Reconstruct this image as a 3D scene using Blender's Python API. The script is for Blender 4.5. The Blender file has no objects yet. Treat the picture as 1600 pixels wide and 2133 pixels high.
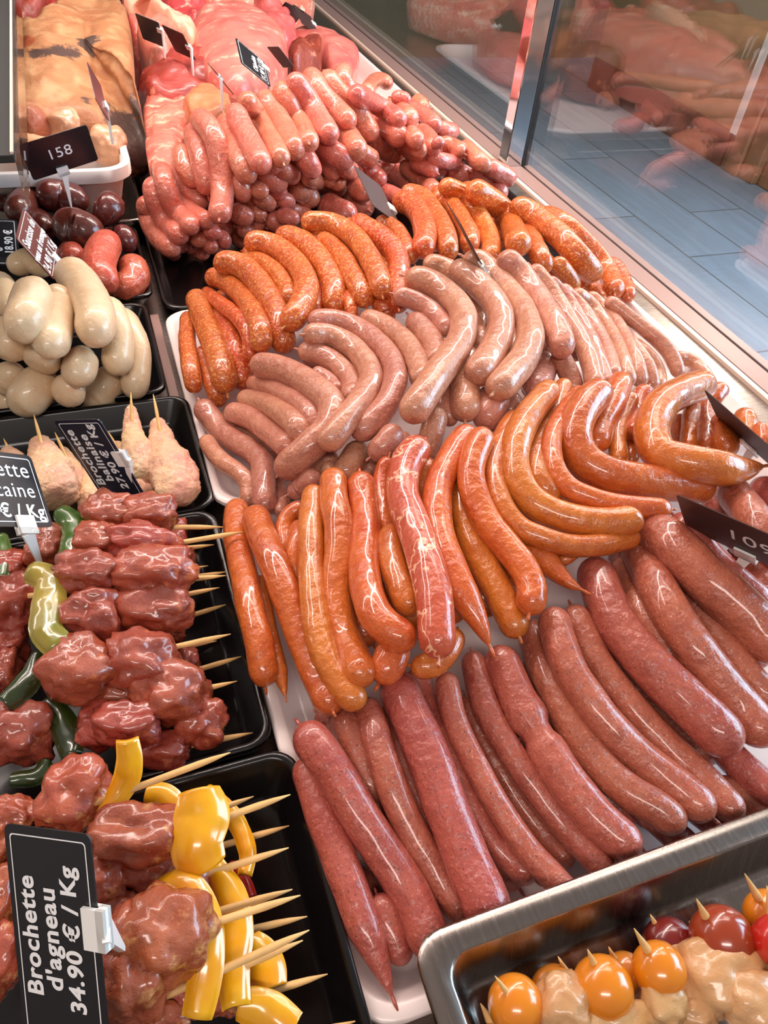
import bpy, bmesh, math, random
from mathutils import Vector, Matrix, noise, Quaternion
random.seed(7)
scn = bpy.context.scene
col = scn.collection

# ------------------------------------------------------------------ camera
MROWS = [[0.94049, 0.174575, 0.291552], [-0.329191, 0.68096, 0.654161], [0.084335, 0.711208, -0.697905]]
camd = bpy.data.cameras.new('camera')
camd.sensor_width = 36.0
camd.sensor_fit = 'VERTICAL'
camd.sensor_height = 36.0
camd.lens = 1550.0 / 2133.0 * 36.0
camd.clip_start = 0.02
cam = bpy.data.objects.new('camera', camd)
col.objects.link(cam)
right = Vector([r[0] for r in MROWS])
upv = Vector([r[1] for r in MROWS])
fwd = Vector([r[2] for r in MROWS])
rot = Matrix((right, upv, -fwd)).transposed()
cam.matrix_world = Matrix.Translation((0, 0, 0.60)) @ rot.to_4x4()
scn.camera = cam

# ------------------------------------------------------------------ world, lights, exposure
scn.view_settings.view_transform = 'Standard'
scn.view_settings.look = 'None'
scn.view_settings.exposure = -0.1
scn.view_settings.gamma = 1.0
scn.view_settings.use_curve_mapping = False
world = bpy.data.worlds.new('shop_air')
scn.world = world
world.use_nodes = True
bg = world.node_tree.nodes['Background']
bg.inputs[0].default_value = (1.0, 0.86, 0.80, 1)
bg.inputs[1].default_value = 0.34

def area(name, loc, target, sx, sy, power, color):
    l = bpy.data.lights.new(name, 'AREA')
    l.shape = 'RECTANGLE'
    l.size = sx
    l.size_y = sy
    l.energy = power
    l.color = color
    o = bpy.data.objects.new(name, l)
    col.objects.link(o)
    o.location = loc
    d = Vector(target) - Vector(loc)
    o.rotation_euler = d.to_track_quat('-Z', 'Y').to_euler()
    return o
# long pink strip lamp running along the top of the front glass
area('strip_lamp', (0.80, 1.45, 0.95), (0.35, 1.45, 0.0), 0.035, 4.2, 56, (1.0, 0.84, 0.76))
# second strip lamp over the back of the case
area('strip_lamp', (-0.25, 1.6, 1.25), (0.25, 1.6, 0.0), 0.06, 4.2, 30, (1.0, 0.84, 0.77))
# bluish daylight from the shop front beyond the glass
area('shop_window', (3.6, 0.3, 1.1), (1.7, 1.3, -0.5), 2.6, 1.8, 230, (0.48, 0.75, 1.0))
# ceiling lamps of the shop
area('ceiling_lamp', (2.2, 2.4, 2.4), (2.0, 2.6, -0.85), 1.2, 1.2, 26, (1.0, 0.93, 0.84))

# added fill light behind the camera, brightens tub front and cards
area('fill_light', (-0.5, -0.9, 1.9), (0.2, 1.0, 0.0), 1.2, 0.25, 22, (1.0, 0.9, 0.83))

# ------------------------------------------------------------------ data (metres; sausages in tenths of a millimetre)
SAUS = [
 ['toul',139,'',[[1201,2886,227],[1221,2669,242],[1240,2466,245],[1264,2276,238],[1298,2096,230],[1337,1923,220],[1377,1756,211],[1410,1592,209],[1437,1432,209]],'speckled pink sausage in the lower layer of foreground heap, second from the left','speckled pink sausages in the foreground'],
 ['toul',149,'',[[1595,2944,310],[1589,2715,329],[1588,2505,326],[1592,2314,303],[1601,2133,271],[1617,1958,240],[1636,1785,221],[1656,1614,219],[1673,1444,239]],'speckled pink sausage in the lower layer of foreground heap, third from the left','speckled pink sausages in the foreground'],
 ['toul',140,'',[[1924,2911,399],[1922,2682,397],[1928,2471,378],[1942,2275,344],[1960,2088,302],[1983,1908,260],[2009,1732,224],[2041,1558,211],[2077,1386,216]],'speckled pink sausage in the lower layer of foreground heap, fourth from the left','speckled pink sausages in the foreground'],
 ['toul',107,'',[[2206,2836,550],[2195,2621,524],[2210,2422,487],[2247,2237,439],[2290,2060,386],[2340,1888,335],[2395,1719,297],[2454,1552,286],[2508,1385,302]],'speckled pink sausage in the lower layer of foreground heap, fifth from the left','speckled pink sausages in the foreground'],
 ['toul',139,'',[[2535,2937,478],[2516,2707,481],[2526,2499,463],[2561,2311,423],[2604,2135,368],[2660,1967,308],[2726,1804,255],[2798,1643,220],[2865,1483,210]],'speckled pink sausage in the lower layer of foreground heap, sixth from the left','speckled pink sausages in the foreground'],
 ['toul',154,'',[[2901,3049,412],[2868,2799,437],[2858,2575,437],[2873,2375,410],[2903,2189,366],[2958,2017,315],[3031,1853,267],[3123,1698,234],[3222,1549,224]],'speckled pink sausage in the lower layer of foreground heap, seventh from the left','speckled pink sausages in the foreground'],
 ['toul',148,'',[[3183,3108,485],[3137,2850,502],[3126,2621,490],[3154,2420,449],[3206,2234,391],[3289,2064,329],[3391,1903,271],[3505,1750,232],[3616,1598,220]],'speckled pink sausage in the lower layer of foreground heap, eighth from the left','speckled pink sausages in the foreground'],
 ['toul',145,'',[[3394,3086,558],[3384,2851,528],[3403,2633,492],[3451,2433,450],[3514,2243,401],[3599,2067,353],[3697,1898,306],[3801,1736,260],[3901,1575,217]],'speckled pink sausage in the lower layer of foreground heap, tenth from the left','speckled pink sausages in the foreground'],
 ['toul',166,'',[[3718,3278,593],[3690,3030,591],[3707,2814,556],[3769,2627,492],[3853,2454,415],[3956,2290,339],[4059,2127,275],[4140,1955,243],[4192,1775,239]],'speckled pink sausage in the lower layer of foreground heap, eighth from the right','speckled pink sausages in the foreground'],
 ['toul',172,'',[[4269,3680,397],[4176,3408,451],[4136,3176,464],[4151,2982,440],[4197,2809,395],[4263,2649,338],[4332,2493,284],[4386,2330,249],[4418,2161,243]],'speckled pink sausage in the lower layer of foreground heap, seventh from the right','speckled pink sausages in the foreground'],
 ['toul',159,'',[[4480,3636,520],[4345,3334,628],[4265,3082,683],[4243,2876,687],[4255,2695,661],[4294,2532,613],[4339,2376,561],[4377,2218,522],[4394,2053,512]],'speckled pink sausage in the lower layer of foreground heap, fifth from the right','speckled pink sausages in the foreground'],
 ['toul',163,'',[[4754,3441,494],[4757,3257,460],[4742,3065,453],[4716,2870,467],[4689,2680,487],[4675,2502,502],[4681,2339,499],[4723,2198,458],[4804,2076,371]],'speckled pink sausage in the lower layer of foreground heap, third from the right','speckled pink sausages in the foreground'],
 ['toul',176,'',[[4700,3411,806],[4738,3266,781],[4766,3119,755],[4791,2973,733],[4819,2831,718],[4848,2692,704],[4874,2555,689],[4897,2421,669],[4921,2290,647]],'speckled pink sausage in the lower layer of foreground heap, second from the right','speckled pink sausages in the foreground'],
 ['oran',134,'',[[1237,5125,585],[1209,4844,586],[1181,4581,580],[1157,4337,566],[1139,4106,549],[1126,3888,529],[1128,3678,511],[1147,3476,498],[1176,3280,490]],'orange sausage in the lower layer, left orange heap, at left end','smooth orange sausages'],
 ['oran',133,'',[[1599,5101,784],[1539,4822,778],[1475,4570,758],[1411,4345,724],[1355,4135,682],[1310,3936,634],[1290,3740,589],[1303,3546,554],[1336,3355,531]],'orange sausage in the lower layer, left orange heap, second from the left','smooth orange sausages'],
 ['oran',143,'',[[1850,5063,888],[1811,4835,854],[1753,4607,831],[1678,4386,817],[1600,4174,805],[1545,3972,787],[1521,3782,761],[1544,3614,719],[1601,3471,657]],'orange sausage in the lower layer, left orange heap, third from the left','smooth orange sausages'],
 ['oran',154,'',[[2265,5177,936],[2204,4988,853],[2144,4755,818],[2084,4493,828],[2021,4228,857],[1967,3975,889],[1929,3744,908],[1923,3555,885],[1947,3409,808]],'orange sausage in the lower layer, left orange heap, fourth from the left','smooth orange sausages'],
 ['oran',154,'',[[2721,5145,1168],[2598,4969,1070],[2497,4740,1011],[2429,4475,994],[2378,4204,999],[2337,3946,1007],[2306,3710,1001],[2295,3515,954],[2308,3360,856]],'orange sausage in the lower layer, left orange heap, third from the right','smooth orange sausages'],
 ['oran',147,'',[[3197,5427,743],[3016,5118,767],[2868,4816,791],[2770,4527,813],[2712,4256,829],[2690,4018,828],[2689,3809,802],[2718,3638,735],[2774,3499,628]],'orange sausage in the lower layer, left orange heap, second from the right','smooth orange sausages'],
 ['oran',139,'',[[3169,5166,970],[3042,4888,977],[2962,4637,967],[2932,4411,944],[2931,4201,920],[2954,4003,901],[2976,3807,889],[2976,3606,888],[2947,3395,903]],'orange sausage in the lower layer, left orange heap, at right end','smooth orange sausages'],
 ['oran',129,'',[[3897,5505,1103],[3623,5154,1132],[3437,4840,1121],[3377,4568,1074],[3415,4336,1018],[3557,4172,973],[3749,4057,933],[3984,3994,896],[4244,3959,857]],'orange sausage in the lower layer, right orange heap, at left end','smooth orange sausages'],
 ['oran',131,'',[[4553,5880,909],[4151,5430,1043],[3889,5076,1082],[3797,4801,1040],[3827,4578,975],[3958,4411,931],[4118,4268,924],[4261,4120,982],[4353,3936,1109]],'orange sausage in the lower layer, right orange heap, second from the left','smooth orange sausages'],
 ['oran',148,'',[[4841,5791,963],[4511,5429,1024],[4300,5119,1025],[4258,4864,985],[4340,4667,946],[4507,4541,914],[4707,4450,880],[4928,4382,851],[5151,4318,832]],'orange sausage in the lower layer, right orange heap, at right end','smooth orange sausages'],
 ['herb',141,'',[[992,7415,328],[1063,7293,315],[1135,7148,328],[1205,6989,360],[1273,6827,394],[1330,6672,414],[1363,6529,403],[1375,6421,349],[1394,6350,262]],'herb sausage in the lower layer of left fan, at left end','greyish pink herb sausages'],
 ['herb',128,'',[[1324,7408,510],[1410,7371,497],[1478,7260,528],[1525,7088,591],[1559,6893,665],[1587,6701,734],[1617,6536,781],[1654,6430,776],[1702,6394,708]],'herb sausage in the lower layer of left fan, second from the left','greyish pink herb sausages'],
 ['herb',136,'',[[1608,7512,734],[1696,7310,804],[1771,7098,869],[1832,6884,920],[1884,6678,958],[1897,6487,957],[1863,6329,923],[1787,6234,860],[1717,6180,769]],'herb sausage in the lower layer of left fan, fourth from the left','greyish pink herb sausages'],
 ['herb',151,'',[[1991,7453,1083],[2165,7386,1014],[2297,7221,984],[2372,6969,980],[2390,6679,980],[2270,6412,965],[2101,6199,957],[1930,6058,928],[1780,5977,852]],'herb sausage in the lower layer of left fan, fourth from the right','greyish pink herb sausages'],
 ['herb',141,'',[[2440,7774,1162],[2620,7684,1111],[2751,7495,1091],[2814,7216,1090],[2816,6898,1093],[2702,6588,1086],[2537,6319,1083],[2358,6117,1069],[2192,5976,1025]],'herb sausage in the lower layer of left fan, third from the right','greyish pink herb sausages'],
 ['herb',177,'',[[4403,8656,1187],[4481,8398,1175],[4525,8107,1171],[4494,7789,1156],[4372,7473,1127],[4187,7188,1104],[3983,6933,1087],[3781,6714,1068],[3593,6527,1035]],'herb sausage in the lower layer of middle fan, at left end','greyish pink herb sausages'],
 ['herb',187,'',[[4858,8748,1215],[5120,8845,989],[5239,8699,886],[5211,8348,892],[5092,7906,950],[4886,7446,1022],[4640,7052,1075],[4428,6816,1061],[4302,6753,944]],'herb sausage in the lower layer of middle fan, second from the left','greyish pink herb sausages'],
 ['herb',183,'',[[5100,8576,1351],[5273,8560,1200],[5377,8441,1098],[5410,8227,1043],[5400,7966,1015],[5337,7676,999],[5232,7394,977],[5094,7155,938],[4965,6970,874]],'herb sausage in the lower layer of middle fan, third from the left','greyish pink herb sausages'],
 ['herb',151,'',[[5381,8253,1388],[5502,8190,1269],[5583,8076,1173],[5621,7911,1103],[5631,7713,1054],[5613,7487,1025],[5572,7245,1007],[5507,6995,997],[5426,6745,988]],'herb sausage in the lower layer of middle fan, at right end','greyish pink herb sausages'],
 ['mer',161,'',[[1286,9876,320],[1290,9570,363],[1291,9269,407],[1289,8986,446],[1285,8726,474],[1285,8504,482],[1281,8321,466],[1275,8197,413],[1271,8125,323]],'orange flecked sausage in the lower layer, left heap, at left end','orange flecked sausages'],
 ['mer',146,'',[[1451,9998,472],[1495,9709,528],[1521,9396,592],[1531,9080,655],[1533,8781,709],[1536,8528,739],[1537,8327,736],[1534,8217,674],[1533,8195,554]],'orange flecked sausage in the lower layer, left heap, second from the left','orange flecked sausages'],
 ['mer',152,'',[[1552,10089,838],[1649,9835,888],[1721,9562,925],[1764,9277,948],[1792,8994,964],[1809,8721,976],[1812,8460,978],[1796,8224,964],[1769,8011,938]],'orange flecked sausage in the lower layer, left heap, third from the left','orange flecked sausages'],
 ['mer',166,'',[[1884,10165,1040],[2008,9975,1061],[2100,9732,1079],[2153,9448,1089],[2185,9152,1097],[2195,8860,1098],[2170,8588,1080],[2109,8365,1039],[2038,8189,977]],'orange flecked sausage in the lower layer, left heap, fourth from the left','orange flecked sausages'],
 ['mer',169,'',[[2393,10433,1070],[2535,10372,1026],[2634,10194,1013],[2684,9917,1024],[2703,9597,1047],[2690,9266,1068],[2644,8959,1070],[2567,8728,1038],[2487,8586,965]],'orange flecked sausage in the lower layer, left heap, fifth from the left','orange flecked sausages'],
 ['mer',155,'',[[2729,10113,1221],[2892,10204,1109],[2987,10102,1064],[3014,9839,1077],[3005,9508,1119],[2972,9165,1164],[2945,8867,1189],[2941,8690,1147],[2971,8659,1020]],'orange flecked sausage in the lower layer, left heap, third from the right','orange flecked sausages'],
 ['mer',149,'',[[2905,10025,1361],[3106,10190,1233],[3236,10141,1178],[3286,9904,1183],[3289,9582,1219],[3257,9229,1261],[3227,8909,1290],[3226,8698,1264],[3270,8622,1162]],'orange flecked sausage in the lower layer, left heap, second from the right','orange flecked sausages'],
 ['mer',154,'',[[3287,10088,1390],[3435,10063,1338],[3547,9949,1310],[3611,9748,1300],[3639,9501,1297],[3614,9221,1291],[3561,8940,1283],[3497,8678,1267],[3442,8446,1239]],'orange flecked sausage in the lower layer, left heap, at right end','orange flecked sausages'],
 ['mer',164,'',[[4756,11257,1234],[4842,11149,1239],[4883,10978,1237],[4874,10751,1234],[4841,10499,1238],[4789,10228,1252],[4720,9951,1266],[4629,9683,1278],[4524,9432,1285]],'orange flecked sausage in the lower layer by the glass, at left end','orange flecked sausages'],
 ['mer',157,'',[[5323,11537,1197],[5410,11393,1193],[5460,11214,1171],[5469,11002,1141],[5460,10770,1119],[5432,10513,1109],[5380,10235,1108],[5288,9933,1116],[5168,9611,1136]],'orange flecked sausage in the lower layer by the glass, second from the left','orange flecked sausages'],
 ['mer',181,'',[[5936,11593,1159],[5942,11313,1208],[5999,11154,1188],[6092,11087,1112],[6195,11047,1017],[6272,10980,925],[6295,10845,856],[6219,10570,849],[6040,10142,920]],'orange flecked sausage in the lower layer by the glass, at right end','orange flecked sausages'],
 ['chip',144,'',[[1703,12522,259],[1790,12495,263],[1891,12568,227],[1988,12602,226]],'deeper chipolata end in the lowest front face, seventh from the left','chipolata ends in the front face'],
 ['chip',131,'',[[1007,12267,210],[1025,12173,210],[1043,12085,209],[1066,12002,209],[1097,11908,224]],'deeper chipolata end in the lowest front face, at left end','chipolata ends in the front face'],
 ['chip',125,'',[[1355,12181,203],[1401,12101,205],[1448,12032,203],[1496,11951,209],[1537,11786,270]],'deeper chipolata end in the lowest front face, fourth from the left','chipolata ends in the front face'],
 ['chip',145,'',[[1658,12268,248],[1700,12148,258],[1747,12060,253],[1801,11994,247],[1867,11947,253]],'deeper chipolata end in the lowest front face, sixth from the left','chipolata ends in the front face'],
 ['chip',144,'',[[1174,12582,225],[1202,12401,274],[1234,12277,299],[1269,12190,306],[1304,12106,312],[1334,11994,329],[1354,11821,372]],'deeper chipolata end in the lowest front face, second from the left','chipolata ends in the front face'],
 ['chip',133,'',[[1383,12858,260],[1383,12615,334],[1386,12410,392],[1394,12247,432],[1411,12135,453],[1441,12080,456],[1481,12085,439],[1529,12151,395]],'deeper chipolata end in the lowest front face, third from the left','chipolata ends in the front face'],
 ['chip',123,'',[[1468,11953,530],[1527,11898,497],[1603,11902,452],[1690,11904,434]],'deeper chipolata end in the lowest front face, fifth from the left','chipolata ends in the front face'],
 ['chip',154,'',[[2066,12443,270],[2158,12404,235],[2239,12302,231],[2329,12218,232],[2433,12186,231]],'deeper chipolata end in the lowest front face, eighth from the right','chipolata ends in the front face'],
 ['chip',151,'',[[2362,12865,239],[2384,12658,280],[2415,12510,295],[2460,12423,285],[2525,12405,256]],'deeper chipolata end in the lowest front face, seventh from the right','chipolata ends in the front face'],
 ['chip',182,'',[[2563,12556,404],[2662,12559,337],[2753,12522,289],[2838,12447,260],[2918,12334,258],[3000,12221,263]],'deeper chipolata end in the lowest front face, fourth from the right','chipolata ends in the front face'],
 ['chip',172,'',[[3065,13025,305],[3163,13006,265],[3248,12931,250],[3322,12820,249],[3388,12696,248]],'deeper chipolata end in the lowest front face, at right end','chipolata ends in the front face'],
 ['chip',149,'',[[2800,12458,432],[2849,12285,478],[2922,12225,474],[3001,12200,446],[3067,12140,425]],'deeper chipolata end in the lowest front face, second from the right','chipolata ends in the front face'],
 ['chip',139,'',[[2407,12820,474],[2409,12606,502],[2429,12487,491],[2457,12407,464],[2491,12314,449]],'deeper chipolata end in the lowest front face, sixth from the right','chipolata ends in the front face'],
 ['chip',186,'',[[1981,12429,621],[2065,12454,549],[2137,12404,510],[2202,12326,481],[2270,12266,442]],'deeper chipolata end in the lowest front face, eighth from the left','chipolata ends in the front face'],
 ['chip',148,'',[[2157,12775,718],[2231,12692,677],[2310,12621,635],[2404,12572,599]],'deeper chipolata end in the lowest front face, ninth from the left','chipolata ends in the front face'],
 ['chip',144,'',[[2461,12614,726],[2506,12499,723],[2582,12531,658],[2666,12589,585],[2740,12556,565]],'deeper chipolata end in the lowest front face, fifth from the right','chipolata ends in the front face'],
 ['chip',147,'',[[2811,12666,686],[2877,12634,651],[2974,12730,562],[3068,12808,480],[3129,12730,470]],'deeper chipolata end in the lowest front face, third from the right','chipolata ends in the front face'],
 ['chip',204,'',[[3302,13612,456],[3387,13571,415],[3470,13523,375],[3541,13454,335],[3598,13357,299],[3643,13222,279]],'deeper chipolata end in the middle front face, fourth from the left','chipolata ends in the front face'],
 ['chip',154,'',[[2666,12759,865],[2727,12670,841],[2796,12617,801],[2876,12596,753],[2969,12605,703]],'deeper chipolata end in the middle front face, third from the left','chipolata ends in the front face'],
 ['chip',161,'',[[2355,13104,829],[2371,12910,861],[2389,12731,888],[2410,12576,906],[2438,12454,912],[2475,12377,901],[2521,12349,870],[2580,12379,815]],'deeper chipolata end in the middle front face, at left end','chipolata ends in the front face'],
 ['chip',175,'',[[2485,12654,1118],[2550,12585,1093],[2613,12508,1073],[2684,12456,1045],[2770,12466,996],[2878,12567,910]],'deeper chipolata end in the middle front face, second from the left','chipolata ends in the front face'],
 ['chip',157,'',[[2810,12610,1201],[2825,12492,1220],[2850,12418,1223],[2888,12405,1202],[2940,12449,1159],[3011,12570,1085],[3099,12761,982],[3211,13046,840],[3346,13413,664]],'deeper chipolata end in the upper front face, second from the left','chipolata ends in the front face'],
 ['chip',147,'',[[3103,12775,1289],[3139,12816,1232],[3139,12714,1228],[3136,12594,1233],[3159,12576,1199]],'deeper chipolata end in the upper front face, third from the left','chipolata ends in the front face'],
 ['chip',156,'',[[2556,12560,1347],[2605,12444,1353],[2654,12337,1355],[2706,12259,1341],[2767,12236,1302]],'deeper chipolata end in the upper front face, at left end','chipolata ends in the front face'],
 ['chip',163,'',[[3436,13061,839],[3544,13322,715],[3647,13553,602],[3739,13742,505],[3823,13895,422],[3895,13999,358],[3954,14060,311],[3999,14063,287],[4029,14017,283]],'deeper chipolata end in the middle front face, second from the right','chipolata ends in the front face'],
 ['chip',166,'',[[4007,13782,491],[4118,13828,434],[4219,13838,391],[4307,13802,366],[4378,13709,364]],'deeper chipolata end in the middle front face, at right end','chipolata ends in the front face'],
 ['chip',192,'',[[3791,13553,1069],[3874,13579,968],[3964,13629,857],[4048,13668,744],[4107,13663,640],[4139,13582,563]],'deeper chipolata end in the upper front face, fifth from the left','chipolata ends in the front face'],
 ['chip',177,'',[[3228,12596,1427],[3215,12419,1438],[3234,12361,1406],[3280,12412,1332],[3342,12519,1237],[3412,12660,1126],[3481,12796,1014],[3538,12892,916],[3579,12926,842]],'deeper chipolata end in the upper front face, fourth from the left','chipolata ends in the front face'],
 ['chip',167,'',[[4134,13436,840],[4242,13478,787],[4352,13519,734],[4462,13558,681],[4572,13592,630]],'deeper chipolata end in the upper front face, fourth from the right','chipolata ends in the front face'],
 ['chip',199,'',[[3678,13402,1313],[3712,13253,1316],[3750,13124,1312],[3798,13029,1296],[3856,12969,1269],[3931,12962,1223],[4022,13005,1159],[4136,13117,1069],[4273,13292,953]],'deeper chipolata end in the upper front face, sixth from the left','chipolata ends in the front face'],
 ['chip',180,'',[[4744,14552,1180],[4691,14249,1231],[4677,14065,1244],[4692,13974,1225],[4732,13956,1182],[4784,13979,1122],[4839,14018,1055],[4891,14050,990]],'deeper chipolata end in the upper front face, third from the right','chipolata ends in the front face'],
 ['chip',163,'',[[4442,13416,1138],[4487,13384,1118],[4555,13418,1075],[4647,13519,1006],[4752,13660,920],[4870,13833,820],[4993,14020,711],[5117,14208,599],[5239,14385,490]],'deeper chipolata end in the upper front face, second from the right','chipolata ends in the front face'],
 ['chip',223,'',[[5390,15269,1026],[5502,15226,977],[5605,15154,937],[5695,15058,901],[5769,14944,858],[5835,14825,810]],'deeper chipolata end in the upper front face, at right end','chipolata ends in the front face'],
 ['chip',211,'',[[4276,14634,1295],[4323,14509,1263],[4339,14282,1265],[4330,13982,1292],[4308,13662,1325],[4286,13370,1346],[4276,13140,1344],[4302,13036,1297],[4376,13071,1199]],'deeper chipolata end in the upper front face, fifth from the right','chipolata ends in the front face'],
 ['chip',172,'',[[886,13246,612],[890,13267,500],[894,13215,419],[904,13090,370],[922,12920,346],[947,12711,345],[978,12485,359],[1021,12254,387],[1075,12035,425]],'pink chipolata just under the draped ridge layer, at left end','chipolatas over the ridge of the pile'],
 ['chip',172,'',[[1069,13476,780],[1052,13201,785],[1052,13058,740],[1070,13015,658],[1099,13002,565],[1133,12966,484],[1168,12863,436],[1203,12619,457],[1229,12217,559]],'pink chipolata just under the draped ridge layer, second from the left','chipolatas over the ridge of the pile'],
 ['chip',153,'',[[1235,13308,941],[1231,13086,925],[1237,12944,880],[1255,12868,812],[1282,12818,734],[1318,12769,660],[1364,12697,602],[1416,12567,579],[1466,12367,594]],'pink chipolata just under the draped ridge layer, third from the left','chipolatas over the ridge of the pile'],
 ['chip',156,'',[[1465,13820,952],[1429,13373,1032],[1417,13129,1041],[1430,13065,984],[1459,13087,896],[1502,13149,795],[1551,13187,708],[1599,13130,665],[1636,12943,679]],'pink chipolata just under the draped ridge layer, fourth from the left','chipolatas over the ridge of the pile'],
 ['chip',182,'',[[1660,13655,1325],[1669,13596,1213],[1687,13562,1092],[1715,13531,970],[1745,13484,855],[1771,13401,752]],'pink chipolata just under the draped ridge layer, fifth from the left','chipolatas over the ridge of the pile'],
 ['chip',196,'',[[1906,13736,1500],[1958,13743,1376],[1990,13699,1263],[2001,13608,1162],[2001,13493,1067],[1991,13365,977],[1975,13240,886],[1954,13133,788],[1931,13054,679]],'pink chipolata just under the draped ridge layer, sixth from the left','chipolatas over the ridge of the pile'],
 ['chip',181,'',[[2166,13433,1434],[2214,13453,1318],[2236,13387,1226],[2234,13247,1160],[2223,13070,1106],[2203,12878,1059],[2179,12698,1009],[2157,12561,943],[2140,12481,854]],'pink chipolata just under the draped ridge layer, seventh from the left','chipolatas over the ridge of the pile'],
 ['chip',174,'',[[2287,13207,1517],[2290,13136,1439],[2288,13003,1385],[2287,12833,1346],[2289,12656,1313],[2298,12501,1275],[2318,12393,1220],[2352,12358,1137]],'pink chipolata just under the draped ridge layer, eighth from the left','chipolatas over the ridge of the pile'],
 ['chip',183,'',[[2322,13176,1869],[2337,13108,1792],[2352,13016,1723],[2369,12899,1665],[2389,12765,1616],[2408,12615,1575],[2424,12455,1538],[2437,12286,1505],[2450,12113,1475]],'pink chipolata just under the draped ridge layer, ninth from the left','chipolatas over the ridge of the pile'],
 ['chip',178,'',[[2640,13720,1831],[2686,13700,1742],[2731,13667,1657],[2770,13598,1583],[2801,13484,1524],[2815,13296,1491],[2811,13035,1483],[2779,12664,1516],[2722,12191,1590]],'pink chipolata just under the draped ridge layer, seventh from the right','chipolatas over the ridge of the pile'],
 ['chip',182,'',[[2981,14139,1817],[3015,13995,1769],[3060,13908,1703],[3107,13846,1628],[3148,13766,1557],[3173,13621,1507],[3174,13389,1485],[3135,13005,1517],[3053,12468,1606]],'pink chipolata just under the draped ridge layer, sixth from the right','chipolatas over the ridge of the pile'],
 ['chip',187,'',[[3243,14044,1951],[3289,14000,1876],[3337,13966,1797],[3386,13925,1720],[3430,13865,1650],[3466,13764,1593],[3488,13615,1550],[3482,13392,1530],[3449,13096,1533]],'pink chipolata just under the draped ridge layer, fifth from the right','chipolatas over the ridge of the pile'],
 ['chip',191,'',[[3546,14182,2037],[3596,14129,1964],[3658,14126,1876],[3727,14152,1777],[3797,14176,1678],[3859,14163,1590],[3907,14098,1517],[3924,13936,1473],[3905,13673,1460]],'pink chipolata just under the draped ridge layer, fourth from the right','chipolatas over the ridge of the pile'],
 ['chip',200,'',[[3923,14583,2023],[4006,14640,1918],[4085,14670,1819],[4154,14654,1734],[4213,14591,1664],[4255,14457,1617],[4275,14255,1591],[4264,13958,1596],[4224,13575,1631]],'pink chipolata just under the draped ridge layer, third from the right','chipolatas over the ridge of the pile'],
 ['chip',192,'',[[4208,14436,2058],[4246,14320,1995],[4344,14373,1891],[4489,14537,1760],[4643,14711,1625],[4770,14801,1510],[4847,14749,1432],[4831,14429,1436],[4715,13827,1532]],'pink chipolata just under the draped ridge layer, second from the right','chipolatas over the ridge of the pile'],
 ['chip',188,'',[[4598,14268,1976],[4783,14555,1822],[4961,14790,1687],[5124,14958,1573],[5270,15068,1472],[5384,15103,1385],[5473,15076,1311],[5530,14972,1257],[5561,14806,1221]],'pink chipolata just under the draped ridge layer, at right end','chipolatas over the ridge of the pile'],
 ['toul',117,'',[[3169,1672,444],[3220,1559,442],[3287,1456,412],[3356,1354,377],[3411,1249,362],[3439,1136,392]],'speckled pink sausage in the lower layer of foreground heap, sixth from the right','speckled pink sausages in the foreground'],
 ['toul',119,'',[[3504,1662,426],[3570,1550,427],[3648,1445,405],[3721,1339,377],[3776,1228,368],[3801,1110,403]],'speckled pink sausage in the lower layer of foreground heap, fourth from the right','speckled pink sausages in the foreground'],
 ['toul',121,'',[[3917,1579,443],[4010,1491,399],[4088,1398,376],[4147,1300,373],[4190,1199,390],[4216,1096,427]],'speckled pink sausage in the lower layer of foreground heap, at right end','speckled pink sausages in the foreground'],
 ['toul',114,'',[[2790,1633,430],[2835,1523,427],[2886,1419,408],[2935,1317,384],[2975,1213,366],[3003,1106,367]],'speckled pink sausage in the lower layer of foreground heap, ninth from the left','speckled pink sausages in the foreground'],
 ['toul',117,'',[[948,1900,199],[966,1769,196],[983,1640,197],[996,1515,197],[1010,1395,191]],'speckled pink sausage in the lower layer of foreground heap, at left end','speckled pink sausages in the foreground'],
 ['herb',128,'',[[2423,5581,907],[2316,5542,865],[2210,5504,822],[2112,5458,773],[2033,5395,713],[1963,5326,648]],'herb sausage in the lower layer of left fan, second from the right','greyish pink herb sausages'],
 ['herb',129,'',[[1920,5762,909],[1836,5721,837],[1760,5710,738],[1687,5705,630],[1611,5686,533],[1525,5632,468]],'herb sausage in the lower layer of left fan, fifth from the left','greyish pink herb sausages'],
 ['herb',129,'',[[2888,5656,1015],[2802,5578,974],[2727,5517,919],[2656,5450,863],[2583,5361,825],[2496,5237,821]],'herb sausage in the lower layer of left fan, at right end','greyish pink herb sausages'],
 ['herb',127,'',[[1333,6200,450],[1330,6128,384],[1318,6008,364],[1300,5862,371],[1281,5712,385],[1267,5581,384]],'herb sausage in the lower layer of left fan, third from the left','greyish pink herb sausages'],
 ['chip',214,'',[[5408,14147,652],[5540,14225,560],[5640,14217,500],[5709,14129,471],[5760,13996,459],[5796,13834,460],[5830,13667,464],[5871,13520,460],[5925,13406,443]],"pink chipolata at the pile's right foot behind orange sausages, at left end", 'chipolatas at the foot of the pile'],
 ['chip',177,'',[[5741,13825,757],[5738,13617,779],[5765,13479,775],[5807,13386,750],[5848,13297,722],[5872,13174,705],[5868,12994,712],[5812,12703,765],[5699,12294,870]],"pink chipolata at the pile's right foot behind orange sausages, second from the left", 'chipolatas at the foot of the pile'],
 ['chip',242,'',[[5893,13126,1005],[6117,13391,869],[6314,13589,754],[6472,13709,654],[6602,13778,563],[6708,13798,485],[6803,13791,421],[6890,13762,367],[6966,13708,323]],"pink chipolata at the pile's right foot behind orange sausages, fourth from the left", 'chipolatas at the foot of the pile'],
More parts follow.
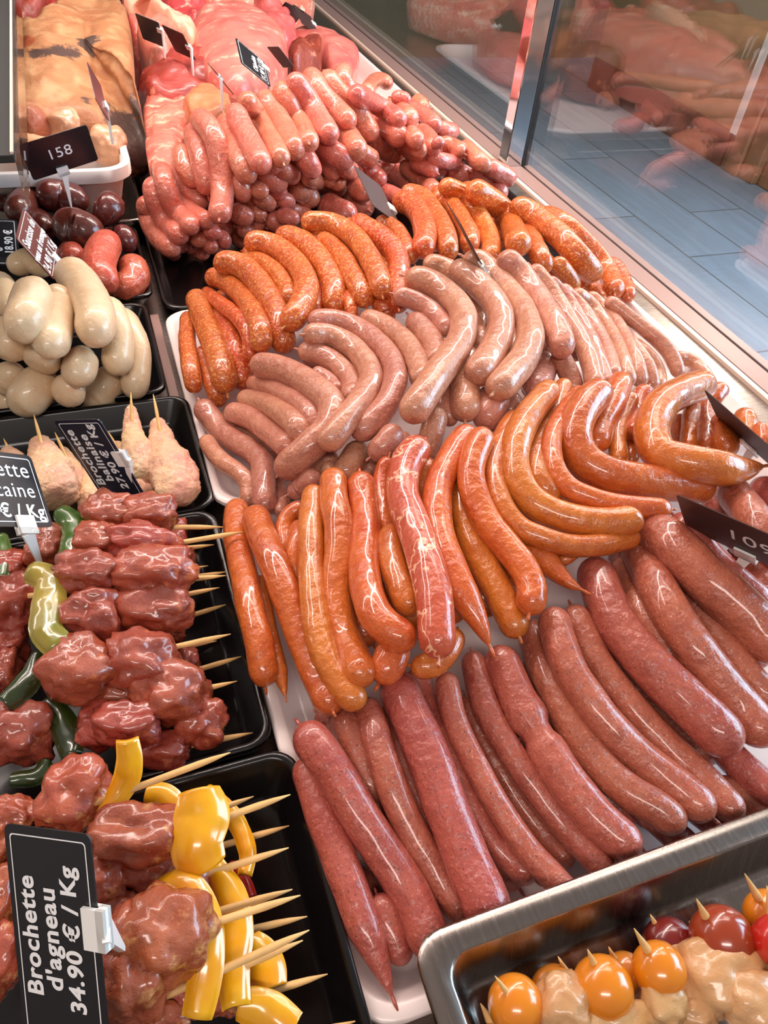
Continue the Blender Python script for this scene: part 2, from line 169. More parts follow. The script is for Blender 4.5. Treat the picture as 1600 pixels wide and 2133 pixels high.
 ['chip',228,'',[[6508,13328,818],[6630,13361,752],[6754,13396,684],[6879,13429,616],[7004,13461,548],[7129,13486,483],[7250,13503,419],[7367,13510,360],[7474,13496,309]],"pink chipolata at the pile's right foot behind orange sausages, fifth from the left", 'chipolatas at the foot of the pile'],
 ['chip',211,'',[[6838,13151,847],[6957,13158,798],[7091,13192,739],[7223,13223,672],[7330,13222,603],[7394,13163,543],[7409,13030,510],[7370,12801,518]],"pink chipolata at the pile's right foot behind orange sausages, second from the right", 'chipolatas at the foot of the pile'],
 ['chip',181,'',[[7002,13009,1006],[7105,12975,974],[7233,12985,925],[7375,13019,863],[7517,13055,791],[7649,13076,718],[7764,13066,655]],"pink chipolata at the pile's right foot behind orange sausages, at right end", 'chipolatas at the foot of the pile'],
 ['chip',163,'',[[6881,13710,1123],[6846,13499,1142],[6817,13303,1157],[6800,13132,1164],[6794,12986,1164],[6808,12875,1152],[6842,12798,1131],[6904,12768,1096],[6990,12780,1046]],"pink chipolata at the pile's right foot behind orange sausages, third from the right", 'chipolatas at the foot of the pile'],
 ['chip',133,'',[[5702,13386,962],[5704,13185,1011],[5731,13047,1036],[5776,12951,1044],[5828,12876,1040],[5877,12801,1031],[5917,12709,1027]],"pink chipolata at the pile's right foot behind orange sausages, third from the left", 'chipolatas at the foot of the pile'],
 ['chip',142,'',[[4974,12911,684],[4971,12715,735],[4983,12560,769],[5005,12433,792],[5029,12318,808],[5049,12199,822],[5058,12060,840],[5053,11892,871]],'flattened pink chipolata under the pile, behind orange sausages, at right end','chipolatas under the pile'],
 ['chip',237,'',[[4277,13066,523],[4361,13066,489],[4416,12979,491],[4448,12834,514],[4467,12660,543],[4483,12490,569],[4511,12356,580]],'flattened pink chipolata under the pile, behind orange sausages, third from the left','chipolatas under the pile'],
 ['chip',232,'',[[3731,12716,648],[3793,12636,627],[3843,12517,622],[3884,12372,630],[3922,12214,648],[3961,12057,670],[4003,11913,687],[4051,11792,695]],'flattened pink chipolata under the pile, behind orange sausages, second from the left','chipolatas under the pile'],
 ['chip',207,'',[[4255,12783,1025],[4381,12951,957],[4505,13106,896],[4622,13237,842],[4728,13332,798],[4818,13380,766],[4888,13374,749],[4937,13310,754]],'flattened pink chipolata under the pile, behind orange sausages, third from the right','chipolatas under the pile'],
 ['chip',156,'',[[3937,13055,807],[4013,12996,792],[4084,12919,784],[4154,12847,770],[4231,12804,740]],'flattened pink chipolata under the pile, behind orange sausages, at left end','chipolatas under the pile'],
 ['chip',157,'',[[4621,12935,1080],[4694,12953,1037],[4780,13007,979],[4853,13029,928],[4878,12951,905],[4836,12715,941]],'flattened pink chipolata under the pile, behind orange sausages, second from the right','chipolatas under the pile'],
 ['chip',177,'',[[4199,12586,933],[4286,12578,900],[4345,12488,900],[4387,12356,914],[4420,12224,914],[4462,12139,886]],'flattened pink chipolata under the pile, behind orange sausages, fourth from the left','chipolatas under the pile'],
 ['chip',147,'',[[5867,13006,1201],[5914,12908,1210],[5999,12892,1188],[6112,12935,1146],[6244,13012,1098],[6381,13097,1058],[6508,13160,1034],[6610,13171,1029]],'pink chipolata end low on the glass side slope, second from the right','chipolatas sloping to the glass'],
 ['chip',159,'',[[6348,13478,1262],[6490,13660,1178],[6570,13708,1142],[6591,13632,1149],[6581,13494,1178],[6551,13321,1217],[6523,13155,1250],[6518,13042,1260],[6552,13009,1242]],'pink chipolata end low on the glass side slope, at right end','chipolatas sloping to the glass'],
 ['chip',220,'',[[4894,13660,1285],[5031,13781,1204],[5166,13890,1127],[5294,13973,1059],[5411,14019,1007],[5510,14013,978],[5586,13945,973],[5630,13801,996]],'pink chipolata end low on the glass side slope, at left end','chipolatas sloping to the glass'],
 ['chip',167,'',[[5590,13667,1132],[5671,13692,1103],[5712,13620,1110],[5722,13479,1140],[5715,13300,1181],[5700,13113,1220],[5693,12948,1249]],'pink chipolata end low on the glass side slope, third from the left','chipolatas sloping to the glass'],
 ['chip',158,'',[[5620,13648,1247],[5598,13460,1288],[5585,13296,1322],[5580,13154,1348],[5582,13031,1367],[5587,12923,1377],[5590,12823,1377],[5592,12732,1370]],'pink chipolata end low on the glass side slope, fourth from the left','chipolatas sloping to the glass'],
 ['chip',173,'',[[6871,16521,1180],[6923,16455,1141],[6952,16334,1118],[6976,16199,1103],[7023,16099,1090],[7117,16088,1085]],'pink chipolata end high on the glass side slope, second from the right','chipolatas sloping to the glass'],
 ['chip',174,'',[[6739,15398,1014],[6776,15263,1021],[6811,15128,1027],[6855,15013,1028],[6920,14941,1019],[7019,14938,999],[7160,15022,962],[7350,15204,894]],'pink chipolata end low on the glass side slope, third from the right','chipolatas sloping to the glass'],
 ['chip',162,'',[[6040,14119,1322],[6064,14037,1312],[6078,13931,1311],[6078,13797,1321],[6065,13639,1336],[6033,13454,1355],[5979,13249,1375],[5901,13022,1399],[5816,12780,1430]],'pink chipolata end low on the glass side slope, fifth from the left','chipolatas sloping to the glass'],
 ['chip',127,'',[[5771,12680,1630],[5799,12626,1596],[5829,12587,1554],[5856,12557,1505]],'pink chipolata end low on the glass side slope, fourth from the right','chipolatas sloping to the glass'],
 ['chip',173,'',[[5670,14079,1343],[5608,13799,1410],[5562,13561,1464],[5531,13365,1505],[5509,13194,1538],[5493,13044,1561],[5477,12901,1578],[5452,12760,1589],[5424,12614,1600]],'pink chipolata end low on the glass side slope, second from the left','chipolatas sloping to the glass'],
 ['chip',177,'',[[6350,15610,1262],[6430,15543,1239],[6495,15437,1229],[6544,15296,1228],[6581,15137,1230],[6607,14966,1227],[6628,14797,1219],[6652,14646,1202],[6688,14520,1178]],'pink chipolata end high on the glass side slope, at right end','chipolatas sloping to the glass'],
 ['chip',192,'',[[5742,14758,1568],[5893,15002,1455],[5940,14981,1420],[5892,14722,1460],[5795,14346,1536],[5674,13916,1632],[5562,13514,1722],[5500,13235,1775],[5507,13127,1775]],'pink chipolata end high on the glass side slope, third from the left','chipolatas sloping to the glass'],
 ['chip',133,'',[[5630,14565,1755],[5724,14568,1746],[5810,14551,1739],[5875,14490,1727],[5913,14375,1722]],'pink chipolata end high on the glass side slope, second from the left','chipolatas sloping to the glass'],
 ['chip',152,'',[[5235,14864,1759],[5471,15449,1651],[5684,15961,1566],[5878,16365,1504],[6055,16672,1457],[6199,16853,1426],[6307,16921,1398],[6356,16851,1380],[6366,16679,1389]],'pink chipolata end high on the glass side slope, at left end','chipolatas sloping to the glass'],
 ['chip',138,'',[[1765,12003,600],[1827,11983,604],[1904,12061,565],[1984,12145,529],[2049,12142,542]],'pink chipolata end in bottom row above black tray, seventh from the left','chipolata ends in the front face'],
 ['chip',128,'',[[1109,11898,487],[1134,11812,471],[1160,11707,465],[1202,11632,461]],'pink chipolata end in bottom row above black tray, at left end','chipolata ends in the front face'],
 ['chip',121,'',[[1436,11734,518],[1487,11712,495],[1538,11685,473],[1582,11600,482],[1615,11403,557]],'pink chipolata end in bottom row above black tray, fourth from the left','chipolata ends in the front face'],
 ['chip',140,'',[[1720,11756,591],[1786,11691,561],[1855,11629,535],[1941,11591,528]],'pink chipolata end in bottom row above black tray, sixth from the left','chipolata ends in the front face'],
 ['chip',138,'',[[1255,12031,580],[1283,11808,643],[1326,11729,642],[1374,11703,616],[1415,11629,610],[1435,11418,664]],'pink chipolata end in bottom row above black tray, second from the left','chipolata ends in the front face'],
 ['chip',127,'',[[1441,12160,675],[1452,11960,717],[1469,11807,739],[1497,11709,743],[1544,11674,735],[1601,11700,705]],'pink chipolata end in bottom row above black tray, third from the left','chipolata ends in the front face'],
 ['chip',118,'',[[1547,11560,810],[1599,11471,794],[1672,11472,752],[1762,11511,718]],'pink chipolata end in bottom row above black tray, fifth from the left','chipolata ends in the front face'],
 ['chip',150,'',[[2118,11959,597],[2216,11973,541],[2323,12025,467],[2435,12068,410],[2542,12057,400]],'pink chipolata end in bottom row above black tray, sixth from the right','chipolata ends in the front face'],
 ['chip',145,'',[[2370,12180,651],[2438,12135,605],[2506,12083,564],[2588,12060,522]],'pink chipolata end in bottom row above black tray, fifth from the right','chipolata ends in the front face'],
 ['chip',175,'',[[2604,12107,710],[2694,12083,658],[2788,12073,600],[2881,12052,550],[2971,11995,524],[3048,11877,531]],'pink chipolata end in bottom row above black tray, third from the right','chipolata ends in the front face'],
 ['chip',165,'',[[3041,12350,708],[3137,12422,641],[3226,12459,588],[3303,12451,554],[3365,12386,543],[3406,12257,556]],'pink chipolata end in bottom row above black tray, at right end','chipolata ends in the front face'],
 ['chip',143,'',[[2830,12005,740],[2881,11860,774],[2947,11784,778],[3018,11740,760],[3084,11691,735]],'pink chipolata end in bottom row above black tray, second from the right','chipolata ends in the front face'],
 ['chip',133,'',[[2416,12160,862],[2449,12057,825],[2486,11966,785],[2527,11851,762]],'pink chipolata end in bottom row above black tray, fourth from the right','chipolata ends in the front face'],
 ['chip',177,'',[[2026,11901,950],[2101,11894,896],[2172,11858,853],[2237,11797,820],[2297,11714,794]],'pink chipolata end in bottom row above black tray, eighth from the left','chipolata ends in the front face'],
 ['chip',141,'',[[2179,12138,1082],[2254,12088,1032],[2336,12050,980],[2427,12009,943]],'pink chipolata end in third row of the front face, at left end','chipolata ends in the front face'],
 ['chip',137,'',[[2466,11981,1092],[2490,11847,1108],[2549,11877,1057],[2625,11983,975],[2704,12074,903],[2764,12067,881]],'pink chipolata end in third row of the front face, third from the left','chipolata ends in the front face'],
 ['chip',140,'',[[2810,12074,1037],[2882,12083,988],[2968,12141,918],[3048,12175,858],[3109,12113,843]],'pink chipolata end in third row of the front face, second from the right','chipolata ends in the front face'],
 ['chip',187,'',[[3104,12256,1111],[3214,12347,1024],[3324,12432,935],[3418,12477,854],[3488,12449,795],[3530,12324,776]],'pink chipolata end in third row of the front face, at right end','chipolata ends in the front face'],
 ['chip',146,'',[[2644,12038,1256],[2718,12031,1202],[2795,12029,1145],[2875,12024,1094],[2959,12012,1054]],'pink chipolata end in third row of the front face, fourth from the left','chipolata ends in the front face'],
 ['chip',151,'',[[2291,12042,1347],[2346,11976,1315],[2390,11860,1303],[2433,11740,1294],[2486,11659,1271],[2555,11657,1217]],'pink chipolata end in third row of the front face, second from the left','chipolata ends in the front face'],
 ['chip',164,'',[[2450,11841,1528],[2519,11817,1490],[2587,11783,1456],[2662,11775,1414],[2754,11829,1350],[2871,11976,1250]],'pink chipolata end in second row of the front face, at left end','chipolata ends in the front face'],
 ['chip',147,'',[[2779,11911,1564],[2785,11712,1607],[2837,11710,1576],[2918,11827,1499],[3011,11986,1405],[3096,12110,1321],[3152,12123,1279]],'pink chipolata end in second row of the front face, third from the left','chipolata ends in the front face'],
 ['chip',140,'',[[3087,12185,1605],[3119,12215,1555],[3124,12138,1544],[3115,12007,1554],[3107,11874,1565]],'pink chipolata end in second row of the front face, fourth from the left','chipolata ends in the front face'],
 ['chip',146,'',[[2520,11777,1732],[2587,11670,1725],[2660,11599,1701],[2719,11493,1682]],'pink chipolata end in second row of the front face, second from the left','chipolata ends in the front face'],
 ['chip',148,'',[[3277,11976,1368],[3336,12059,1318],[3408,12184,1250],[3489,12339,1170],[3573,12501,1088],[3653,12647,1010],[3726,12764,944],[3783,12821,901],[3820,12814,884]],'pink chipolata end in second row of the front face, fourth from the right','chipolata ends in the front face'],
 ['chip',151,'',[[3773,12519,1103],[3903,12655,1015],[3987,12633,988],[4051,12549,986],[4126,12500,970]],'pink chipolata end in second row of the front face, second from the right','chipolata ends in the front face'],
 ['chip',177,'',[[3697,12745,1467],[3744,12663,1412],[3791,12578,1358],[3836,12508,1295],[3881,12471,1214],[3937,12483,1109]],'pink chipolata end in second row of the front face, third from the right','chipolata ends in the front face'],
 ['chip',164,'',[[3210,12040,1727],[3184,11782,1751],[3198,11678,1722],[3239,11673,1655],[3291,11716,1569],[3341,11756,1482],[3376,11742,1414]],'pink chipolata end in second row of the front face, fifth from the left','chipolata ends in the front face'],
 ['chip',153,'',[[3924,12331,1368],[4021,12362,1324],[4141,12455,1255],[4258,12533,1190],[4344,12521,1161]],'pink chipolata end in second row of the front face, at right end','chipolata ends in the front face'],
 ['chip',186,'',[[3591,12611,1692],[3655,12504,1666],[3708,12362,1654],[3761,12224,1641],[3829,12131,1615],[3923,12118,1561],[4058,12225,1461]],"pink chipolata end just under the pile's ridge, at left end", 'chipolata ends in the front face'],
 ['chip',172,'',[[4575,13609,1601],[4637,13562,1535],[4694,13502,1473],[4747,13437,1409],[4795,13376,1340]],"pink chipolata end just under the pile's ridge, third from the left", 'chipolata ends in the front face'],
 ['chip',151,'',[[4355,12754,1484],[4459,12744,1429],[4581,12783,1354],[4697,12812,1275],[4789,12779,1215]],"pink chipolata end just under the pile's ridge, second from the right", 'chipolata ends in the front face'],
 ['chip',201,'',[[5068,13957,1565],[5168,14029,1506],[5240,14024,1472],[5282,13939,1464],[5303,13800,1472],[5300,13609,1495],[5281,13388,1524],[5246,13143,1557],[5208,12894,1594]],"pink chipolata end just under the pile's ridge, at right end", 'chipolata ends in the front face'],
 ['chip',196,'',[[4029,13331,1819],[4097,13300,1763],[4153,13225,1721],[4190,13099,1695],[4211,12935,1679],[4210,12726,1674],[4191,12485,1679],[4156,12209,1696],[4111,11907,1726]],"pink chipolata end just under the pile's ridge, second from the left", 'chipolata ends in the front face'],
 ['chip',163,'',[[752,12436,918],[765,12552,738],[769,12534,612],[777,12391,542],[801,12182,508],[848,11936,507],[908,11697,517],[996,11513,534],[1100,11404,535]],"whole pink chipolata draped over the pile's ridge, at left end", 'chipolatas over the ridge of the pile'],
 ['chip',172,'',[[907,12465,1208],[894,12291,1151],[889,12208,1059],[906,12183,946],[936,12164,833],[975,12105,740],[1021,11976,683],[1081,11720,707],[1135,11324,806]],"whole pink chipolata draped over the pile's ridge, second from the left", 'chipolatas over the ridge of the pile'],
 ['chip',140,'',[[1261,12976,1195],[1285,12885,1102],[1305,12767,1019],[1322,12611,952],[1342,12421,902],[1375,12188,881],[1426,11921,892],[1489,11615,946],[1553,11272,1031]],"whole pink chipolata draped over the pile's ridge, fourth from the left", 'chipolatas over the ridge of the pile'],
 ['chip',154,'',[[1339,12843,1356],[1365,12721,1285],[1390,12593,1215],[1416,12466,1146],[1449,12346,1078],[1506,12243,1017],[1591,12167,966],[1691,12123,917]],"whole pink chipolata draped over the pile's ridge, sixth from the left", 'chipolatas over the ridge of the pile'],
 ['chip',160,'',[[1429,12749,1612],[1415,12620,1547],[1405,12495,1481],[1422,12379,1418],[1460,12283,1356],[1507,12212,1288],[1570,12176,1213]],"whole pink chipolata draped over the pile's ridge, fifth from the left", 'chipolatas over the ridge of the pile'],
 ['chip',158,'',[[1069,12559,1355],[1050,12219,1355],[1045,12042,1296],[1066,11991,1192],[1102,11982,1072],[1152,11956,965],[1210,11860,895],[1264,11613,901],[1297,11190,989]],"whole pink chipolata draped over the pile's ridge, third from the left", 'chipolatas over the ridge of the pile'],
 ['chip',182,'',[[1686,13063,1761],[1674,12778,1731],[1667,12538,1689],[1664,12349,1632],[1662,12196,1562],[1664,12085,1478],[1666,12002,1382],[1669,11951,1273],[1676,11921,1155]],"whole pink chipolata draped over the pile's ridge, seventh from the left", 'chipolatas over the ridge of the pile'],
 ['chip',160,'',[[2195,12465,1612],[2183,12357,1545],[2165,12204,1496],[2153,12035,1456],[2152,11880,1413],[2162,11776,1352],[2187,11747,1261],[2235,11821,1128]],"whole pink chipolata draped over the pile's ridge, tenth from the left", 'chipolatas over the ridge of the pile'],
 ['chip',180,'',[[2166,12903,2003],[2168,12762,1915],[2162,12566,1845],[2160,12332,1794],[2165,12090,1751],[2180,11868,1706],[2205,11684,1651],[2247,11572,1572],[2306,11539,1463]],"whole pink chipolata draped over the pile's ridge, ninth from the left", 'chipolatas over the ridge of the pile'],
 ['chip',177,'',[[2271,12673,2231],[2293,12564,2144],[2309,12421,2068],[2327,12242,2008],[2350,12042,1961],[2370,11823,1924],[2382,11593,1890],[2389,11359,1858],[2394,11127,1829]],"whole pink chipolata draped over the pile's ridge, ninth from the right", 'chipolatas over the ridge of the pile'],
 ['chip',159,'',[[2452,12501,2348],[2608,12884,2125],[2711,12991,1979],[2756,12840,1907],[2764,12549,1879],[2745,12166,1884],[2720,11772,1898],[2703,11440,1894],[2710,11216,1855]],"whole pink chipolata draped over the pile's ridge, eighth from the right", 'chipolatas over the ridge of the pile'],
 ['chip',186,'',[[2837,13300,2240],[2907,13259,2141],[2965,13160,2059],[3005,12996,1994],[3032,12785,1946],[3042,12520,1915],[3035,12217,1896],[3008,11873,1893],[2971,11501,1904]],"whole pink chipolata draped over the pile's ridge, seventh from the right", 'chipolatas over the ridge of the pile'],
 ['chip',170,'',[[3171,13326,2303],[3185,13127,2252],[3226,13044,2167],[3286,13028,2064],[3351,13007,1963],[3401,12905,1890],[3414,12682,1854],[3344,12238,1885],[3198,11567,1998]],"whole pink chipolata draped over the pile's ridge, sixth from the right", 'chipolatas over the ridge of the pile'],
 ['chip',170,'',[[4535,14189,2310],[4452,13937,2299],[4402,13779,2264],[4417,13722,2207],[4483,13740,2140],[4595,13848,2063],[4739,14019,1979],[4910,14254,1882],[5098,14528,1772]],"whole pink chipolata draped over the pile's ridge, second from the right", 'chipolatas over the ridge of the pile'],
 ['chip',181,'',[[4087,13817,2351],[4120,13613,2270],[4195,13498,2173],[4323,13461,2075],[4463,13449,1970],[4582,13429,1848],[4679,13376,1726],[4742,13251,1620],[4761,13043,1536]],"whole pink chipolata draped over the pile's ridge, third from the right", 'chipolatas over the ridge of the pile'],
 ['chip',183,'',[[3799,13797,2357],[3805,13562,2311],[3830,13394,2248],[3880,13280,2176],[3951,13187,2108],[4030,13090,2049],[4099,12964,1997],[4144,12775,1964],[4165,12515,1956]],"whole pink chipolata draped over the pile's ridge, fourth from the right", 'chipolatas over the ridge of the pile'],
 ['chip',189,'',[[3284,13112,2521],[3377,13116,2414],[3473,13123,2304],[3558,13106,2195],[3629,13051,2093],[3677,12924,2011],[3703,12720,1953],[3693,12399,1936],[3646,11965,1960]],"whole pink chipolata draped over the pile's ridge, fifth from the right", 'chipolatas over the ridge of the pile'],
 ['chip',168,'',[[4313,12913,2299],[4507,13161,2181],[4702,13399,2064],[4886,13592,1956],[5050,13724,1863],[5175,13746,1798],[5257,13658,1764],[5269,13400,1779],[5215,12986,1844]],"whole pink chipolata draped over the pile's ridge, at right end", 'chipolatas over the ridge of the pile'],
 ['chip',183,'',[[1736,12883,1998],[1826,12487,1987],[1885,12221,1907],[1909,12066,1769],[1918,11956,1609],[1903,11849,1444],[1865,11702,1294],[1791,11456,1188],[1694,11087,1140]],'long hooked chipolata hanging down the left end of the pile','chipolatas over the ridge of the pile'],
 ['mer',110,'',[[915,9340,603],[864,9052,626],[815,8758,659],[779,8471,693],[753,8204,720],[737,7979,726],[726,7799,706],[726,7692,639],[734,7653,525]],'orange flecked sausage in the left curved heap, at left end','orange flecked sausages'],
 ['mer',103,'',[[929,8406,670],[937,8275,629],[941,8109,613],[943,7932,607],[947,7769,595],[957,7645,559],[982,7580,482],[1025,7595,349]],'orange flecked sausage in the left curved heap, second from the left','orange flecked sausages'],
 ['mer',129,'',[[3186,8106,1287],[3173,7956,1300],[3193,7892,1263],[3209,7843,1212],[3197,7740,1194]],'orange flecked sausage in the left curved heap, third from the right','orange flecked sausages'],
 ['mer',88,'',[[2861,8353,1277],[2811,8163,1306],[2779,8028,1306],[2764,7934,1282],[2765,7870,1242],[2774,7823,1193]],'orange flecked sausage in the left curved heap, fifth from the right','orange flecked sausages'],
 ['mer',87,'',[[2524,8655,1287],[2486,8527,1275],[2449,8399,1264],[2410,8275,1253],[2365,8156,1241],[2314,8046,1230]],'orange flecked sausage in the left curved heap, seventh from the right','orange flecked sausages'],
 ['mer',146,'',[[1300,9466,615],[1308,9010,731],[1318,8638,803],[1321,8354,823],[1326,8128,809],[1338,7959,764],[1336,7826,692],[1315,7725,599],[1292,7637,498]],'orange flecked sausage in the left curved heap, fourth from the left','orange flecked sausages'],
 ['mer',101,'',[[1235,9768,681],[1278,9251,854],[1326,8824,985],[1382,8494,1068],[1433,8225,1110],[1466,8019,1098],[1467,7857,1048],[1443,7744,965],[1404,7661,868]],'orange flecked sausage in the left curved heap, fifth from the left','orange flecked sausages'],
 ['mer',139,'',[[1238,9752,885],[1400,9674,936],[1509,9401,982],[1565,9010,1054],[1589,8585,1134],[1591,8182,1202],[1579,7843,1232],[1554,7642,1178],[1551,7586,1032]],'orange flecked sausage in the left curved heap, sixth from the left','orange flecked sausages'],
 ['mer',121,'',[[3760,9965,1471],[3859,9923,1446],[3933,9818,1449],[3967,9649,1458],[3967,9451,1459],[3949,9252,1454],[3937,9073,1440],[3939,8944,1400],[3965,8872,1331]],'orange flecked sausage in the left curved heap, at right end','orange flecked sausages'],
 ['mer',121,'',[[1792,9758,1146],[1876,9578,1210],[1954,9398,1266],[2011,9204,1293],[2053,9007,1307],[2079,8810,1312],[2092,8614,1310],[2079,8422,1300],[2051,8234,1287]],'orange flecked sausage in the left curved heap, eighth from the left','orange flecked sausages'],
 ['mer',142,'',[[2677,9882,1365],[2807,9713,1387],[2903,9474,1417],[2943,9171,1434],[2954,8851,1446],[2941,8542,1447],[2936,8263,1438],[2942,8044,1399],[2949,7893,1315]],'orange flecked sausage in the left curved heap, sixth from the right','orange flecked sausages'],
 ['mer',153,'',[[3377,9858,1541],[3481,9617,1544],[3571,9364,1546],[3635,9095,1540],[3664,8811,1520],[3605,8524,1475],[3489,8251,1431],[3376,7973,1397],[3298,7681,1374]],'orange flecked sausage in the left curved heap, second from the right','orange flecked sausages'],
 ['mer',148,'',[[2602,9696,1636],[2835,9758,1598],[3027,9674,1589],[3152,9443,1588],[3218,9132,1586],[3222,8773,1580],[3203,8412,1573],[3168,8084,1551],[3119,7811,1498]],'orange flecked sausage in the left curved heap, fourth from the right','orange flecked sausages'],
 ['mer',159,'',[[2287,9906,1357],[2445,9747,1410],[2564,9517,1432],[2633,9238,1427],[2674,8947,1413],[2685,8661,1385],[2675,8394,1343],[2617,8175,1273],[2545,8006,1182]],'orange flecked sausage in the left curved heap, eighth from the right','orange flecked sausages'],
 ['mer',161,'',[[1337,9558,1187],[1545,9499,1230],[1704,9288,1250],[1788,8963,1246],[1835,8609,1242],[1860,8265,1231],[1860,7961,1192],[1845,7745,1100],[1836,7623,949]],'orange flecked sausage in the left curved heap, seventh from the left','orange flecked sausages'],
 ['mer',162,'',[[1788,9680,1392],[2013,9687,1392],[2186,9515,1391],[2288,9195,1396],[2339,8814,1408],[2314,8410,1411],[2188,8051,1399],[2018,7788,1372],[1841,7631,1322]],'strongly curved orange flecked sausage lying over its neighbour tip','orange flecked sausages'],
 ['mer',166,'',[[1068,9589,768],[1071,9268,759],[1074,8931,767],[1085,8592,788],[1089,8267,807],[1087,7978,810],[1081,7729,791],[1077,7547,731],[1080,7428,628]],'straight orange flecked sausage lying on top at the left tray edge','orange flecked sausages'],
 ['mer',106,'',[[6970,9113,648],[7092,9147,584],[7170,9121,557],[7206,9044,553],[7200,8928,556],[7157,8789,560],[7105,8644,567]],'orange flecked sausage in the heap by the glass, second from the right','orange flecked sausages'],
 ['mer',146,'',[[6500,9986,887],[6348,9597,979],[6266,9320,1018],[6257,9152,1002],[6294,9051,954],[6371,9005,875],[6467,8981,785],[6571,8961,694],[6670,8926,616]],'orange flecked sausage in the heap by the glass, seventh from the left','orange flecked sausages'],
 ['mer',134,'',[[6226,8947,1189],[6284,8862,1126],[6367,8809,1046],[6458,8773,951],[6541,8738,848],[6609,8688,749]],'orange flecked sausage in the heap by the glass, fourth from the right','orange flecked sausages'],
 ['mer',152,'',[[6641,10947,891],[6555,10595,959],[6445,10213,1043],[6310,9825,1126],[6168,9458,1194],[6049,9150,1235],[5976,8912,1244],[5977,8790,1194],[6055,8781,1081]],'orange flecked sausage in the heap by the glass, sixth from the left','orange flecked sausages'],
 ['mer',145,'',[[5087,11004,1354],[5235,10965,1317],[5312,10799,1312],[5296,10515,1316],[5238,10184,1334],[5161,9841,1359],[5080,9521,1375],[4984,9278,1352],[4894,9134,1289]],'orange flecked sausage in the heap by the glass, third from the left','orange flecked sausages'],
 ['mer',148,'',[[4485,10878,1478],[4652,10816,1476],[4752,10621,1493],[4746,10296,1494],[4698,9927,1508],[4632,9548,1530],[4551,9195,1538],[4460,8915,1510],[4402,8719,1443]],'orange flecked sausage in the heap by the glass, second from the left','orange flecked sausages'],
 ['mer',170,'',[[4239,10579,1482],[4372,10539,1480],[4461,10403,1498],[4471,10158,1503],[4432,9868,1513],[4354,9554,1527],[4253,9245,1541],[4121,8976,1547],[3991,8753,1539]],'orange flecked sausage in the heap by the glass, at left end','orange flecked sausages'],
 ['mer',156,'',[[5110,10788,1583],[5341,10834,1506],[5524,10801,1424],[5617,10666,1327],[5663,10465,1251],[5649,10180,1210],[5571,9828,1196],[5404,9394,1224],[5143,8907,1294]],'orange flecked sausage in the heap by the glass, fourth from the left','orange flecked sausages'],
 ['mer',193,'',[[5421,10536,1639],[5577,10499,1584],[5787,10559,1482],[6008,10643,1347],[6195,10676,1218],[6268,10558,1126],[6208,10260,1106],[5945,9664,1234],[5483,8772,1525]],'orange flecked sausage in the heap by the glass, fifth from the left','orange flecked sausages'],
 ['mer',136,'',[[7897,9767,628],[7900,9654,610],[7901,9539,596],[7893,9417,584],[7870,9287,572],[7821,9144,564],[7754,8990,561],[7666,8818,571],[7563,8629,593]],'orange flecked sausage in the heap by the glass, at right end','orange flecked sausages'],
 ['mer',172,'',[[7021,10723,1044],[7048,10347,1131],[7133,10091,1114],[7261,9929,1014],[7419,9806,896],[7556,9664,777],[7624,9459,676],[7546,9124,634],[7294,8652,670]],'orange flecked sausage in the heap by the glass, third from the right','orange flecked sausages'],
 ['mer',187,'',[[6198,10427,1397],[6393,10324,1331],[6515,10114,1300],[6570,9825,1285],[6602,9520,1272],[6633,9245,1234],[6702,9033,1161],[6861,8945,1018],[7121,8989,792]],'orange flecked sausage in the heap by the glass, fifth from the right','orange flecked sausages'],
 ['herb',97,'',[[4154,7090,1338],[4083,6926,1359],[4043,6817,1345],[4010,6747,1307],[3965,6699,1264],[3911,6646,1228]],'greyish pink herb sausage in the middle fan, seventh from the left','greyish pink herb sausages'],
 ['herb',81,'',[[4463,6849,1419],[4376,6680,1440],[4316,6551,1436],[4266,6450,1416],[4214,6364,1389],[4154,6278,1366],[4083,6177,1357]],'greyish pink herb sausage in the middle fan, third from the right','greyish pink herb sausages'],
 ['herb',114,'',[[3457,6390,1203],[3335,6184,1252],[3243,6028,1264],[3193,5904,1248],[3182,5802,1216],[3187,5716,1173],[3195,5636,1126]],'greyish pink herb sausage in the middle fan, fourth from the left','greyish pink herb sausages'],
 ['herb',130,'',[[4019,6047,1149],[4031,5968,1119],[4010,5843,1127],[3952,5751,1117],[3906,5772,1053]],'greyish pink herb sausage in the middle fan, fourth from the right','greyish pink herb sausages'],
 ['herb',188,'',[[3829,5931,1334],[3771,5856,1292],[3697,5756,1272],[3617,5638,1266],[3540,5514,1265],[3468,5395,1261]],'greyish pink herb sausage in the middle fan, sixth from the right','greyish pink herb sausages'],
 ['herb',149,'',[[3337,7413,1421],[3374,7301,1400],[3398,7171,1389],[3407,7025,1385],[3403,6867,1386],[3379,6702,1388],[3329,6535,1390],[3270,6369,1394]],'greyish pink herb sausage in the middle fan, second from the left','greyish pink herb sausages'],
 ['herb',118,'',[[3180,7632,1616],[3301,7610,1579],[3412,7565,1549],[3504,7491,1519],[3577,7386,1496],[3619,7247,1479],[3629,7075,1469],[3617,6872,1479]],'greyish pink herb sausage in the middle fan, at left end','greyish pink herb sausages'],
 ['herb',145,'',[[3940,8486,1541],[4070,8491,1491],[4179,8451,1463],[4266,8370,1448],[4328,8255,1434],[4374,8119,1427],[4409,7973,1420]],'greyish pink herb sausage in the middle fan, fifth from the left','greyish pink herb sausages'],
 ['herb',165,'',[[3770,6629,1360],[3683,6473,1355],[3594,6314,1356],[3514,6152,1360],[3448,5990,1365],[3392,5837,1367],[3336,5698,1361],[3286,5581,1341],[3246,5483,1307]],'greyish pink herb sausage in the middle fan, sixth from the left','greyish pink herb sausages'],
